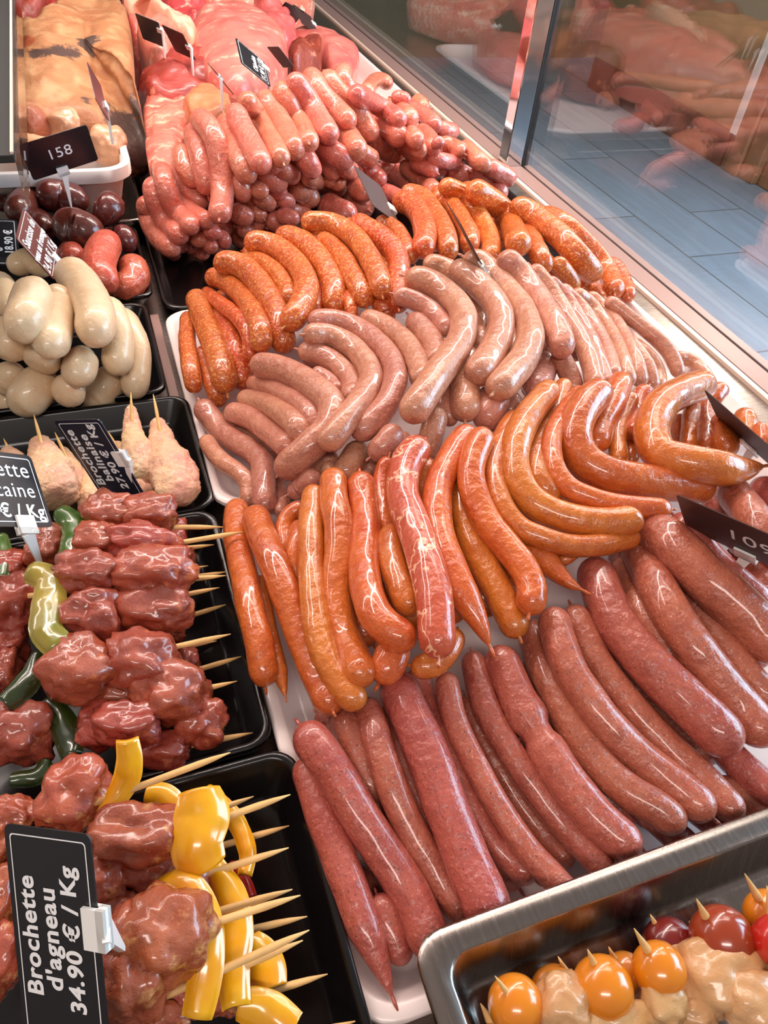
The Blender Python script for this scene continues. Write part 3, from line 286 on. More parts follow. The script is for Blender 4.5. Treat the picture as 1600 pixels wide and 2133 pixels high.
 ['herb',153,'',[[4998,6799,1094],[4974,6749,1037],[4911,6645,1021],[4810,6498,1040],[4687,6339,1077],[4552,6192,1120],[4425,6067,1154],[4329,5990,1156],[4273,5963,1116]],'greyish pink herb sausage in the middle fan, at right end','greyish pink herb sausages'],
 ['herb',100,'',[[6862,7429,612],[6846,7263,634],[6874,7146,621],[6919,7054,581],[6957,6968,525],[6966,6869,472],[6918,6741,439],[6790,6573,444]],'pale herb sausage in tight row running to the glass, second from the right','greyish pink herb sausages'],
 ['herb',105,'',[[6802,8111,646],[6763,7839,676],[6731,7583,699],[6705,7348,708],[6685,7129,704],[6670,6933,680],[6662,6755,639],[6642,6605,568],[6612,6483,472]],'pale herb sausage in tight row running to the glass, fourth from the right','greyish pink herb sausages'],
 ['herb',112,'',[[6505,8305,933],[6613,8149,860],[6660,7926,828],[6628,7641,819],[6555,7335,821],[6466,7030,828],[6373,6745,821],[6290,6512,776],[6251,6335,689]],'pale herb sausage in tight row running to the glass, sixth from the left','greyish pink herb sausages'],
 ['herb',118,'',[[6134,8125,1093],[6347,8104,952],[6463,7965,870],[6459,7716,832],[6392,7414,826],[6278,7085,843],[6148,6761,863],[6029,6474,863],[5950,6239,829]],'pale herb sausage in tight row running to the glass, fifth from the left','greyish pink herb sausages'],
 ['herb',116,'',[[5808,8052,1248],[5962,7981,1125],[6064,7843,1040],[6096,7633,987],[6079,7383,957],[6011,7097,950],[5909,6796,955],[5777,6491,971],[5642,6192,991]],'pale herb sausage in tight row running to the glass, fourth from the left','greyish pink herb sausages'],
 ['herb',112,'',[[5525,7990,1415],[5690,7896,1285],[5786,7716,1194],[5796,7458,1137],[5756,7159,1104],[5674,6838,1091],[5574,6516,1085],[5464,6217,1070],[5358,5951,1035]],'pale herb sausage in tight row running to the glass, third from the left','greyish pink herb sausages'],
 ['herb',125,'',[[4994,6610,1213],[4994,6477,1180],[5000,6353,1141],[5002,6234,1098],[4993,6116,1052],[4978,5995,1010]],'pale herb sausage in tight row running to the glass, at left end','greyish pink herb sausages'],
 ['herb',124,'',[[5277,8040,1598],[5391,7875,1473],[5465,7660,1375],[5484,7393,1302],[5473,7098,1251],[5426,6778,1223],[5345,6448,1205],[5222,6117,1193],[5083,5794,1187]],'pale herb sausage in tight row running to the glass, second from the left','greyish pink herb sausages'],
 ['herb',175,'',[[4494,8474,1581],[4693,8252,1530],[4776,7908,1483],[4767,7475,1471],[4698,7005,1481],[4510,6537,1493],[4205,6126,1509],[3867,5806,1540],[3556,5550,1556]],'greyish pink herb sausage in the middle fan, fifth from the right','greyish pink herb sausages'],
 ['herb',167,'',[[4794,8039,1791],[4961,7995,1655],[5063,7854,1561],[5094,7627,1507],[5084,7357,1478],[5043,7063,1466],[4990,6771,1455],[4930,6510,1425],[4866,6295,1363]],'greyish pink herb sausage in the middle fan, second from the right','greyish pink herb sausages'],
 ['herb',168,'',[[4158,8126,1648],[4271,7894,1631],[4347,7632,1608],[4377,7340,1584],[4344,7026,1553],[4199,6708,1523],[3978,6404,1517],[3714,6102,1550],[3439,5787,1611]],'greyish pink herb sausage in the middle fan, eighth from the left','greyish pink herb sausages'],
 ['herb',102,'',[[7442,7143,457],[7594,7143,423],[7697,7093,416],[7738,6987,406],[7728,6846,401],[7686,6685,406],[7589,6518,406]],'pale herb sausage in tight row running to the glass, at right end','greyish pink herb sausages'],
 ['herb',105,'',[[6618,7995,1011],[6725,7839,953],[6834,7687,892],[6940,7536,829],[7045,7383,768],[7140,7225,708],[7209,7054,640],[7220,6868,557],[7205,6672,478]],'pale herb sausage in tight row running to the glass, third from the right','greyish pink herb sausages'],
 ['herb',101,'',[[703,6852,452],[737,6644,481],[776,6461,496],[837,6307,509],[911,6173,524],[973,6043,521],[1014,5912,502],[990,5787,468],[938,5666,438]],'greyish pink herb sausage in the left fan, at left end','greyish pink herb sausages'],
 ['herb',114,'',[[2657,5578,1169],[2594,5546,1120],[2519,5486,1096],[2445,5424,1072],[2385,5386,1025]],'greyish pink herb sausage in the left fan, third from the right','greyish pink herb sausages'],
 ['herb',127,'',[[3021,5717,1320],[2943,5583,1278],[2879,5479,1215],[2818,5397,1137],[2755,5325,1054],[2690,5249,976]],'greyish pink herb sausage in the left fan, at right end','greyish pink herb sausages'],
 ['herb',83,'',[[1805,5522,1004],[1768,5502,924],[1728,5487,842],[1683,5484,754]],'greyish pink herb sausage in the left fan, ninth from the left','greyish pink herb sausages'],
 ['herb',72,'',[[1347,5571,566],[1303,5502,550],[1254,5407,562],[1208,5325,562]],'greyish pink herb sausage in the left fan, fifth from the left','greyish pink herb sausages'],
 ['herb',148,'',[[2177,5678,1004],[2097,5569,1012],[2019,5469,1016],[1951,5388,1002],[1894,5339,960],[1853,5333,877]],'greyish pink herb sausage in the left fan, sixth from the right','greyish pink herb sausages'],
 ['herb',135,'',[[757,7454,537],[822,7231,470],[902,6976,447],[1013,6704,482],[1131,6431,547],[1207,6144,595],[1172,5870,599],[1120,5621,583],[1088,5395,551]],'greyish pink herb sausage in the left fan, second from the left','greyish pink herb sausages'],
 ['herb',77,'',[[1973,6860,1205],[2041,6773,1200],[2100,6671,1202],[2131,6542,1198],[2139,6391,1201]],'greyish pink herb sausage in the left fan, tenth from the left','greyish pink herb sausages'],
 ['herb',130,'',[[1915,7257,1233],[2016,7172,1236],[2114,7080,1241],[2198,6968,1241],[2265,6837,1234],[2308,6685,1225],[2328,6517,1217],[2278,6339,1207],[2193,6157,1210]],'greyish pink herb sausage in the left fan, eighth from the right','greyish pink herb sausages'],
 ['herb',113,'',[[1386,7485,676],[1469,7238,806],[1544,6997,925],[1605,6760,1016],[1658,6536,1088],[1705,6336,1136],[1746,6158,1158],[1763,6011,1136],[1771,5897,1082]],'greyish pink herb sausage in the left fan, sixth from the left','greyish pink herb sausages'],
 ['herb',128,'',[[1180,7244,673],[1285,7138,701],[1375,6966,777],[1443,6737,880],[1494,6489,980],[1535,6256,1060],[1573,6061,1105],[1601,5941,1069],[1625,5909,949]],'greyish pink herb sausage in the left fan, fourth from the left','greyish pink herb sausages'],
 ['herb',139,'',[[981,7078,638],[1083,7020,631],[1177,6923,653],[1254,6780,691],[1313,6606,734],[1357,6413,785],[1399,6215,844],[1438,6023,903],[1476,5841,957]],'greyish pink herb sausage in the left fan, third from the left','greyish pink herb sausages'],
 ['herb',134,'',[[2807,7679,1330],[2913,7552,1331],[3003,7396,1343],[3062,7203,1356],[3101,6990,1371],[3107,6759,1383],[3084,6522,1391],[3034,6285,1398],[2972,6055,1405]],'greyish pink herb sausage in the left fan, second from the right','greyish pink herb sausages'],
 ['herb',128,'',[[2142,5301,1170],[2238,5348,1195],[2322,5376,1245],[2397,5428,1296],[2489,5527,1312]],'greyish pink herb sausage in the left fan, fourth from the right','greyish pink herb sausages'],
 ['herb',112,'',[[1336,5446,710],[1433,5484,715],[1508,5462,793],[1570,5424,900],[1635,5405,988]],'greyish pink herb sausage in the left fan, eighth from the left','greyish pink herb sausages'],
 ['herb',155,'',[[1388,7378,1024],[1600,7121,1119],[1768,6795,1199],[1886,6435,1256],[1965,6079,1282],[1864,5805,1232],[1661,5663,1159],[1475,5633,1013],[1311,5700,777]],'greyish pink herb sausage in the left fan, seventh from the left','greyish pink herb sausages'],
 ['herb',137,'',[[2112,7543,1410],[2421,7597,1357],[2653,7428,1334],[2780,7080,1342],[2827,6657,1364],[2723,6229,1366],[2504,5879,1355],[2265,5666,1318],[2045,5591,1222]],'greyish pink herb sausage in the left fan, fifth from the right','greyish pink herb sausages'],
 ['herb',137,'',[[1962,7193,1462],[2241,7256,1382],[2440,7104,1345],[2529,6775,1345],[2503,6378,1352],[2287,6027,1371],[2050,5733,1394],[1845,5533,1367],[1677,5441,1256]],'greyish pink herb sausage in the left fan, seventh from the right','greyish pink herb sausages'],
 ['herb',162,'',[[3453,7956,1655],[3707,7788,1638],[3844,7457,1619],[3841,7012,1608],[3625,6570,1591],[3304,6182,1604],[2995,5835,1619],[2736,5562,1596],[2526,5376,1513]],'long grey pink sausage bent at its shoulder lying on top of herb heap','greyish pink herb sausages'],
 ['toul',101,'',[[985,3077,469],[1059,3004,397],[1103,2879,410],[1111,2741,435],[1121,2625,418]],'long speckled pink sausage in the foreground heap, at left end','speckled pink sausages in the foreground'],
 ['toul',102,'',[[1015,1614,402],[1022,1487,416],[1037,1375,384],[1055,1268,338],[1070,1160,308]],'long speckled pink sausage in the foreground heap, fifth from the left','speckled pink sausages in the foreground'],
 ['toul',135,'',[[1145,2971,593],[1158,2809,629],[1172,2671,627],[1178,2549,596],[1185,2435,554],[1199,2322,514],[1210,2204,489]],'long speckled pink sausage in the foreground heap, third from the left','speckled pink sausages in the foreground'],
 ['toul',100,'',[[1549,2935,541],[1521,2732,560],[1503,2548,558],[1502,2380,538],[1513,2221,509],[1540,2071,477],[1570,1923,447],[1597,1778,425],[1620,1631,416]],'long speckled pink sausage in the foreground heap, seventh from the left','speckled pink sausages in the foreground'],
 ['toul',132,'p',[[782,2715,500],[784,2454,511],[792,2211,512],[809,1986,503],[825,1773,485],[844,1574,460],[868,1383,430],[894,1201,398],[914,1025,363]],'thin pink sausage against the black tray, torn lower end, foreground left','speckled pink sausages in the foreground'],
 ['toul',119,'',[[1346,2957,682],[1319,2658,745],[1303,2406,748],[1312,2192,696],[1343,1997,618],[1394,1812,530],[1455,1629,454],[1514,1443,415],[1562,1250,428]],'long speckled pink sausage in the foreground heap, sixth from the left','speckled pink sausages in the foreground'],
 ['toul',111,'',[[1879,3161,619],[1834,2869,622],[1828,2602,614],[1858,2360,591],[1870,2134,544],[1896,1922,489],[1953,1720,443],[2042,1530,420],[2144,1349,418]],'long speckled pink sausage in the foreground heap, ninth from the left','speckled pink sausages in the foreground'],
 ['toul',100,'',[[2036,2943,818],[1967,2657,793],[1953,2389,759],[1979,2144,715],[2019,1912,666],[2069,1692,617],[2134,1480,584],[2216,1278,586],[2283,1078,610]],'long speckled pink sausage in the foreground heap, tenth from the left','speckled pink sausages in the foreground'],
 ['toul',149,'',[[783,2858,743],[871,2595,751],[949,2357,716],[1012,2140,646],[1090,1933,573],[1168,1729,508],[1228,1524,460],[1251,1313,452],[1227,1102,493]],'thick reddish pink sausage lying on top, furthest left of foreground heap','speckled pink sausages in the foreground'],
 ['toul',169,'',[[1633,3094,741],[1625,2771,767],[1638,2482,768],[1643,2223,739],[1645,1981,695],[1650,1751,652],[1657,1528,621],[1665,1307,626],[1652,1090,668]],'widest speckled pink sausage crossing downwards to the steel pan corner','speckled pink sausages in the foreground'],
 ['toul',133,'',[[4143,1892,471],[4141,1735,505],[4161,1593,521],[4199,1461,530],[4241,1335,541],[4276,1211,560]],'long speckled pink sausage in the foreground heap, at right end','speckled pink sausages in the foreground'],
 ['toul',112,'',[[2364,3114,733],[2286,2797,735],[2265,2512,709],[2306,2261,665],[2364,2027,605],[2438,1806,545],[2524,1592,501],[2600,1381,488],[2649,1166,510]],'long speckled pink sausage in the foreground heap, eleventh from the left','speckled pink sausages in the foreground'],
 ['toul',135,'',[[4518,3188,909],[4533,3013,878],[4540,2836,857],[4542,2661,844],[4543,2490,834],[4550,2327,823],[4567,2172,807],[4600,2028,777],[4648,1894,729]],'long speckled pink sausage in the foreground heap, second from the right','speckled pink sausages in the foreground'],
 ['toul',134,'',[[3399,3260,850],[3359,2936,815],[3371,2643,765],[3433,2381,707],[3513,2135,645],[3612,1902,597],[3713,1676,570],[3779,1447,568],[3800,1213,598]],'long speckled pink sausage in the foreground heap, seventh from the right','speckled pink sausages in the foreground'],
 ['toul',138,'',[[4457,3935,537],[4194,3509,721],[4044,3171,821],[3998,2914,836],[4012,2699,805],[4060,2511,738],[4115,2328,671],[4148,2137,639],[4136,1929,668]],'long speckled pink sausage in the foreground heap, fifth from the right','speckled pink sausages in the foreground'],
 ['toul',139,'',[[3034,3306,691],[2939,2960,705],[2894,2643,712],[2880,2359,702],[2895,2097,681],[2958,1864,658],[3063,1653,642],[3207,1472,634],[3331,1285,592]],'long speckled pink sausage in the foreground heap, ninth from the right','speckled pink sausages in the foreground'],
 ['toul',148,'',[[3139,3205,951],[3034,2870,954],[3000,2579,919],[3048,2330,858],[3130,2102,781],[3250,1893,709],[3381,1692,656],[3498,1490,639],[3565,1277,654]],'long speckled pink sausage in the foreground heap, eighth from the right','speckled pink sausages in the foreground'],
 ['toul',160,'k',[[2564,3072,799],[2537,2786,773],[2534,2516,751],[2555,2264,731],[2580,2026,705],[2622,1804,677],[2688,1596,652],[2782,1406,632],[2885,1225,606]],'speckled pink sausage pinched by a knot halfway along, in the foreground','speckled pink sausages in the foreground'],
 ['toul',178,'',[[4474,3810,781],[4239,3340,964],[4114,2973,1053],[4090,2694,1045],[4124,2460,982],[4206,2254,886],[4294,2052,792],[4351,1841,740],[4351,1613,758]],'long speckled pink sausage in the foreground heap, fourth from the right','speckled pink sausages in the foreground'],
 ['toul',190,'',[[3827,3639,922],[3708,3294,930],[3654,2986,923],[3667,2717,905],[3718,2473,881],[3797,2252,855],[3883,2041,827],[3957,1834,800],[3998,1623,775]],'big pink sausage with a blunt lower end, topmost of the right foreground','speckled pink sausages in the foreground'],
 ['toul',176,'',[[6283,4249,870],[6279,4120,874],[6239,3972,902],[6210,3836,919],[6241,3739,886]],'light pink sausage behind the 109 card, second from the right','speckled pink sausages in the foreground'],
 ['toul',154,'',[[5627,3585,552],[5676,3498,513],[5698,3394,501],[5694,3277,518],[5661,3146,565],[5599,3002,640]],'light pink sausage behind the 109 card, third from the left','speckled pink sausages in the foreground'],
 ['toul',140,'',[[5865,3520,675],[5903,3442,644],[5917,3351,638],[5903,3245,664],[5851,3122,723]],'light pink sausage behind the 109 card, at right end','speckled pink sausages in the foreground'],
 ['toul',161,'',[[5810,4355,646],[5839,4249,628],[5825,4115,647],[5768,3959,691],[5692,3798,742],[5628,3647,789],[5593,3515,822],[5610,3418,814],[5685,3355,753]],'light pink sausage behind the 109 card, second from the left','speckled pink sausages in the foreground'],
 ['toul',144,'',[[4889,3880,1028],[4896,3704,1027],[4914,3543,1009],[4941,3394,976],[4987,3256,943],[5046,3125,912],[5106,2997,885],[5159,2867,866],[5201,2734,858]],'light pink sausage behind the 109 card, at left end','speckled pink sausages in the foreground'],
 ['toul',178,'',[[5868,4207,913],[5779,4029,978],[5701,3864,1034],[5638,3714,1076],[5589,3578,1104],[5560,3458,1112],[5548,3353,1103],[5560,3265,1068],[5596,3191,1012]],'light pink sausage behind the 109 card, fourth from the left','speckled pink sausages in the foreground'],
 ['toul',211,'',[[4509,3844,1018],[4486,3541,1155],[4487,3281,1209],[4518,3065,1191],[4592,2879,1153],[4686,2709,1099],[4764,2536,1038],[4806,2351,994],[4804,2152,988]],'large dark pink sausage lying under the 109 card, tip up','speckled pink sausages in the foreground'],
 ['oran',110,'',[[6194,5479,823],[6074,5331,850],[5985,5208,854],[5922,5100,846],[5869,4997,835],[5808,4888,831]],'short orange sausage end behind the boomerang shaped one, at left end','smooth orange sausages'],
 ['oran',95,'',[[6428,5595,905],[6266,5435,962],[6132,5300,999],[6028,5188,1017],[5945,5088,1022],[5877,4998,1018],[5816,4912,1012],[5753,4826,1008],[5683,4734,1010]],'short orange sausage end behind the boomerang shaped one, second from the left','smooth orange sausages'],
 ['oran',123,'',[[7394,6098,670],[7257,6021,679],[7158,5963,662],[7096,5914,621],[7053,5877,567]],'short orange sausage end behind the boomerang shaped one, fourth from the left','smooth orange sausages'],
 ['oran',128,'',[[6928,5826,748],[6857,5745,713],[6760,5643,699],[6646,5518,705],[6528,5381,723],[6412,5236,750],[6300,5094,777],[6199,4961,798],[6113,4842,808]],'short orange sausage end behind the boomerang shaped one, third from the left','smooth orange sausages'],
 ['oran',152,'',[[6624,5351,933],[6631,5293,879],[6604,5208,850],[6546,5104,842],[6468,4987,849],[6378,4864,866],[6285,4740,887]],'short orange sausage end behind the boomerang shaped one, third from the right','smooth orange sausages'],
 ['oran',137,'',[[7248,5532,694],[7166,5404,715],[7106,5297,717],[7050,5203,706],[6992,5113,693],[6925,5017,688]],'short orange sausage end behind the boomerang shaped one, second from the right','smooth orange sausages'],
 ['oran',111,'',[[7028,5067,900],[6978,4980,887],[6928,4895,875],[6876,4808,864],[6819,4719,859]],'short orange sausage end behind the boomerang shaped one, at right end','smooth orange sausages'],
 ['oran',92,'',[[5398,5405,845],[5306,5275,876],[5210,5141,914],[5122,5012,949],[5052,4899,970],[5010,4813,967],[5004,4763,926]],'smooth orange sausage in the right orange heap, third from the right','smooth orange sausages'],
 ['oran',123,'',[[5861,5832,1086],[5787,5775,1060],[5711,5718,1035],[5634,5651,1014],[5557,5568,1001],[5472,5463,1004],[5372,5338,1025],[5246,5187,1074],[5093,5010,1151]],'smooth orange sausage in the right orange heap, second from the right','smooth orange sausages'],
 ['oran',117,'',[[4820,6064,1167],[4629,5827,1139],[4401,5554,1155],[4139,5274,1210],[3888,4995,1271],[3690,4733,1314],[3583,4495,1326],[3590,4329,1279],[3690,4244,1162]],'smooth orange sausage in the right orange heap, fourth from the left','smooth orange sausages'],
 ['oran',104,'',[[5491,5644,1190],[5400,5563,1141],[5288,5460,1113],[5162,5334,1104],[5034,5197,1105],[4920,5049,1110],[4828,4900,1114],[4760,4763,1109],[4707,4644,1088]],'smooth orange sausage in the right orange heap, fifth from the right','smooth orange sausages'],
 ['oran',147,'',[[5524,5947,1184],[5344,5752,1224],[5200,5595,1236],[5084,5474,1225],[4976,5371,1205],[4868,5274,1185],[4760,5166,1172],[4643,5026,1182],[4503,4856,1223]],'smooth orange sausage in the right orange heap, sixth from the right','smooth orange sausages'],
 ['oran',63,'p',[[3448,3679,992],[3501,3636,1051],[3587,3639,1066],[3660,3633,1102]],'smooth orange sausage in the right orange heap, sixth from the left','smooth orange sausages'],
 ['oran',128,'p',[[3097,4093,1112],[3176,3997,1080],[3237,3883,1066],[3275,3754,1060],[3303,3619,1062],[3327,3484,1067],[3362,3359,1076],[3421,3252,1090]],'smooth orange sausage in the right orange heap, third from the left','smooth orange sausages'],
 ['oran',105,'',[[1725,2998,975],[1820,2956,980],[1922,2949,993],[2017,2997,1016],[2111,3076,1023],[2204,3186,1009]],'smooth orange sausage in the left orange heap, third from the right','smooth orange sausages'],
 ['oran',88,'',[[1408,5027,908],[1296,5038,869],[1201,4982,828],[1145,4868,793],[1121,4727,776],[1107,4578,770]],'smooth orange sausage in the left orange heap, third from the left','smooth orange sausages'],
 ['oran',89,'',[[1306,4878,856],[1241,4705,897],[1190,4574,896],[1155,4468,866],[1134,4374,822],[1123,4278,780],[1127,4167,760],[1134,4031,776]],'smooth orange sausage in the left orange heap, fifth from the left','smooth orange sausages'],
 ['oran',96,'',[[2284,5167,1261],[2234,5105,1177],[2174,5009,1123],[2123,4883,1091],[2087,4740,1076],[2051,4596,1065],[2021,4462,1047],[1998,4347,1013]],'smooth orange sausage in the left orange heap, seventh from the right','smooth orange sausages'],
 ['oran',71,'p',[[814,4507,630],[801,4313,646],[791,4135,649],[780,3974,639],[773,3822,622],[771,3677,602],[769,3537,581],[766,3398,562],[761,3259,551]],'smooth orange sausage in the left orange heap, second from the left','smooth orange sausages'],
 ['oran',128,'',[[2035,4319,1174],[1963,4170,1172],[1904,4019,1174],[1873,3866,1180],[1858,3718,1186],[1855,3580,1186],[1858,3455,1175],[1868,3344,1149]],'smooth orange sausage in the left orange heap, fifth from the right','smooth orange sausages'],
 ['oran',138,'',[[1689,3245,998],[1621,3134,1020],[1559,3046,1014],[1497,2983,983],[1441,2940,923]],'smooth orange sausage in the left orange heap, sixth from the right','smooth orange sausages'],
 ['oran',135,'',[[3032,5178,1168],[2887,4822,1170],[2781,4500,1154],[2725,4213,1125],[2706,3947,1091],[2720,3703,1058],[2735,3469,1022],[2736,3241,987],[2722,3015,962]],'smooth orange sausage in the right orange heap, at left end','smooth orange sausages'],
 ['oran',105,'',[[3823,5433,1319],[3418,5011,1370],[3151,4610,1367],[3062,4250,1322],[3109,3950,1273],[3301,3755,1248],[3558,3633,1216],[3882,3605,1184],[4250,3649,1151]],'smooth orange sausage in the right orange heap, second from the left','smooth orange sausages'],
 ['oran',107,'',[[4907,5847,1166],[4349,5332,1333],[3950,4909,1404],[3773,4556,1380],[3780,4268,1335],[3948,4080,1308],[4168,3950,1287],[4416,3856,1281],[4658,3762,1291]],'smooth orange sausage in the right orange heap, seventh from the left','smooth orange sausages'],
 ['oran',148,'',[[4448,5796,1325],[3925,5327,1431],[3545,4920,1454],[3355,4565,1397],[3342,4250,1318],[3503,4021,1272],[3737,3866,1262],[4002,3756,1272],[4271,3687,1330]],'smooth orange sausage in the right orange heap, fifth from the left','smooth orange sausages'],
 ['oran',182,'',[[4929,5518,1444],[4513,5243,1455],[4240,4952,1389],[4183,4672,1289],[4327,4454,1232],[4577,4327,1200],[4871,4245,1154],[5211,4202,1086],[5584,4178,1002]],'thick orange sausage bent like an L in the middle of right heap','smooth orange sausages'],
 ['oran',187,'p',[[6761,5817,1019],[6082,5514,1212],[5517,5203,1320],[5155,4855,1318],[5037,4518,1293],[5181,4306,1324],[5409,4176,1324],[5736,4125,1257],[6160,4173,1173]],'large orange sausage bent like a boomerang, nearest the glass','smooth orange sausages'],
 ['oran',127,'',[[833,5577,592],[748,5219,626],[702,4867,669],[684,4535,713],[663,4231,746],[650,3963,757],[650,3725,743],[636,3534,679],[623,3378,566]],'slim orange red sausage along the edge of the black skewer tray','smooth orange sausages'],
 ['oran',139,'',[[935,5237,775],[923,4806,852],[943,4447,887],[966,4153,872],[981,3891,829],[1000,3647,780],[1025,3403,747],[1044,3144,760],[1045,2865,829]],'smooth orange sausage in the left orange heap, fourth from the left','smooth orange sausages'],
 ['oran',120,'',[[1516,5133,1052],[1392,4770,1034],[1294,4421,1019],[1207,4100,1003],[1146,3794,987],[1107,3510,965],[1105,3242,944],[1157,2999,927],[1255,2781,919]],'smooth orange sausage in the left orange heap, sixth from the left','smooth orange sausages'],
 ['oran',146,'p',[[3198,5236,1369],[2880,4954,1357],[2617,4650,1335],[2443,4325,1305],[2351,3997,1277],[2319,3694,1250],[2313,3416,1214],[2354,3174,1162],[2386,2957,1070]],'orange sausage with a pointed, threaded lower tip','smooth orange sausages'],
 ['oran',137,'',[[1728,5213,1137],[1623,4828,1153],[1569,4496,1137],[1495,4226,1082],[1406,3986,1013],[1337,3748,951],[1311,3493,921],[1316,3211,960],[1300,2905,1065]],'smooth orange sausage in the left orange heap, seventh from the left','smooth orange sausages'],
 ['oran',141,'',[[1968,5097,1163],[1904,4810,1118],[1828,4502,1112],[1723,4193,1135],[1614,3896,1170],[1551,3615,1202],[1545,3361,1223],[1624,3169,1225],[1763,3045,1191]],'smooth orange sausage in the left orange heap, eighth from the left','smooth orange sausages'],
 ['oran',136,'',[[3221,5022,1535],[3007,4781,1475],[2868,4526,1405],[2829,4261,1340],[2841,4004,1292],[2893,3763,1267],[2938,3525,1247],[2920,3286,1214],[2792,3076,1181]],'orange sausage with a loose string near its folded lower end','smooth orange sausages'],
 ['oran',153,'v',[[2604,5111,1439],[2334,4857,1420],[2180,4530,1391],[2127,4184,1387],[2090,3851,1394],[2043,3546,1396],[1986,3265,1386],[1911,3022,1353],[1843,2807,1297]],'reddish sausage with white vein lines on top of the orange heap','smooth orange sausages'],
 ['bd',177,'',[[-919,12747,615],[-874,12366,730],[-840,12125,787],[-814,11991,799],[-793,11932,779],[-774,11910,743],[-756,11889,706],[-735,11839,682]],'dark plump blood sausage by the white tub, third from the left','dark blood sausages'],
 ['bd',130,'',[[-1463,12740,888],[-1389,12685,896],[-1321,12692,881],[-1266,12835,812]],'dark plump blood sausage by the white tub, at left end','dark blood sausages'],
 ['bd',170,'',[[-165,12694,592],[-110,12698,540],[-54,12605,530],[-3,12461,537],[35,12313,537],[68,12213,512]],'dark plump blood sausage by the white tub, third from the right','dark blood sausages'],
 ['bd',219,'',[[-1172,12023,914],[-1134,12116,937],[-1101,12260,940],[-1068,12435,931],[-1033,12622,917],[-992,12797,906],[-945,12940,905],[-893,13035,924]],'dark plump blood sausage by the white tub, second from the left','dark blood sausages'],
 ['bd',271,'',[[-720,12403,1113],[-627,12586,1008],[-525,12634,954],[-419,12596,934],[-313,12518,925],[-209,12450,910],[-105,12439,872]],'dark plump blood sausage by the white tub, fourth from the left','dark blood sausages'],
 ['bd',276,'',[[-18,12039,1097],[72,12026,1041],[155,12052,958],[229,12066,867],[302,12028,796]],'dark plump blood sausage by the white tub, second from the right','dark blood sausages'],
 ['bd',153,'',[[204,11705,837],[278,11671,772],[337,11602,711],[347,11512,635],[344,11415,560]],'dark plump blood sausage by the white tub, at right end','dark blood sausages'],
 ['bd',289,'',[[-622,11612,1032],[-522,11647,966],[-418,11639,918],[-312,11597,883],[-207,11534,856],[-102,11460,833],[4,11387,810]],'dark plump blood sausage by the white tub, fifth from the left','dark blood sausages'],
 ['rs',199,'',[[-548,11224,796],[-512,11256,727],[-475,11177,708],[-446,11035,711],[-420,10880,720]],'plump reddish sausage beside the dark ones, at left end','plump reddish sausages'],
 ['rs',223,'',[[263,11107,633],[309,10997,583],[353,10871,540],[340,10736,490],[256,10621,459],[161,10501,449],[69,10357,449]],'plump reddish sausage beside the dark ones, at right end','plump reddish sausages'],
 ['rs',234,'',[[199,11025,1037],[104,10976,974],[14,10859,937],[-57,10681,913],[-113,10484,894],[-127,10287,869],[-94,10121,839],[-24,10040,794],[61,10049,717]],'bent plump reddish sausage lying on top, crumpled end','plump reddish sausages'],
 ['bb',170,'',[[-1324,9579,1207],[-1289,9441,1216],[-1252,9298,1229],[-1218,9154,1243],[-1191,9013,1253],[-1176,8881,1256],[-1168,8760,1254],[-1162,8655,1245]],'fat white veal sausage in the black tray, at left end','fat white sausages'],
 ['bb',148,'',[[-1256,8387,476],[-1321,8360,395],[-1383,8304,335],[-1448,8227,297],[-1509,8128,280]],'fat white veal sausage in the black tray, third from the left','fat white sausages'],
 ['bb',176,'',[[-1198,8195,879],[-1247,8159,795],[-1306,8158,689],[-1381,8153,602],[-1455,8091,566]],'fat white veal sausage in the black tray, second from the left','fat white sausages'],
 ['bb',235,'',[[-911,8157,701],[-976,7986,710],[-1051,7888,675],[-1135,7838,616],[-1223,7802,552],[-1308,7745,503]],'fat white veal sausage in the black tray, sixth from the left','fat white sausages'],
 ['bb',215,'',[[-125,8341,516],[-205,8216,485],[-287,8144,422],[-378,8098,353],[-475,8042,302],[-569,7936,288]],'fat white veal sausage in the black tray, third from the right','fat white sausages'],
 ['bb',192,'',[[-509,7847,638],[-592,7851,653],[-670,7779,692],[-738,7647,742]],'fat white veal sausage in the black tray, sixth from the right','fat white sausages'],
 ['bb',157,'',[[-1147,9831,1223],[-1061,9962,1201],[-961,9988,1220],[-861,9915,1229],[-777,9803,1220],[-697,9712,1199]],'fat white veal sausage in the black tray, seventh from the left','fat white sausages'],
 ['bb',180,'',[[20,8955,949],[64,8754,921],[107,8573,884],[134,8415,829],[137,8275,759],[117,8157,676],[87,8053,586],[49,7964,488],[10,7882,385]],'fat white veal sausage in the black tray, at right end','fat white sausages'],
 ['bb',232,'',[[-1051,8313,1341],[-1102,8197,1289],[-1154,8083,1238],[-1214,7988,1181],[-1281,7922,1110]],'fat white veal sausage in the black tray, fourth from the left','fat white sausages'],
 ['bb',212,'',[[-816,8066,1068],[-855,7924,1084],[-895,7821,1074],[-936,7750,1043]],'fat white veal sausage in the black tray, eighth from the left','fat white sausages'],
 ['bb',193,'',[[-414,8005,1099],[-447,7989,1018],[-476,7890,988],[-505,7747,989],[-538,7599,999],[-572,7481,992]],'fat white veal sausage in the black tray, fifth from the right','fat white sausages'],
 ['bb',185,'',[[-95,8793,1190],[-67,8572,1181],[-42,8401,1146],[-31,8266,1089],[-42,8157,1015],[-67,8058,937],[-103,7956,864],[-143,7836,805]],'fat white veal sausage in the black tray, second from the right','fat white sausages'],
 ['bb',220,'',[[-495,9462,1352],[-415,9190,1374],[-342,8906,1402],[-285,8621,1427],[-240,8348,1444],[-228,8107,1440],[-244,7906,1417],[-289,7771,1365],[-346,7693,1284]],'fat white veal sausage in the black tray, fourth from the right','fat white sausages'],
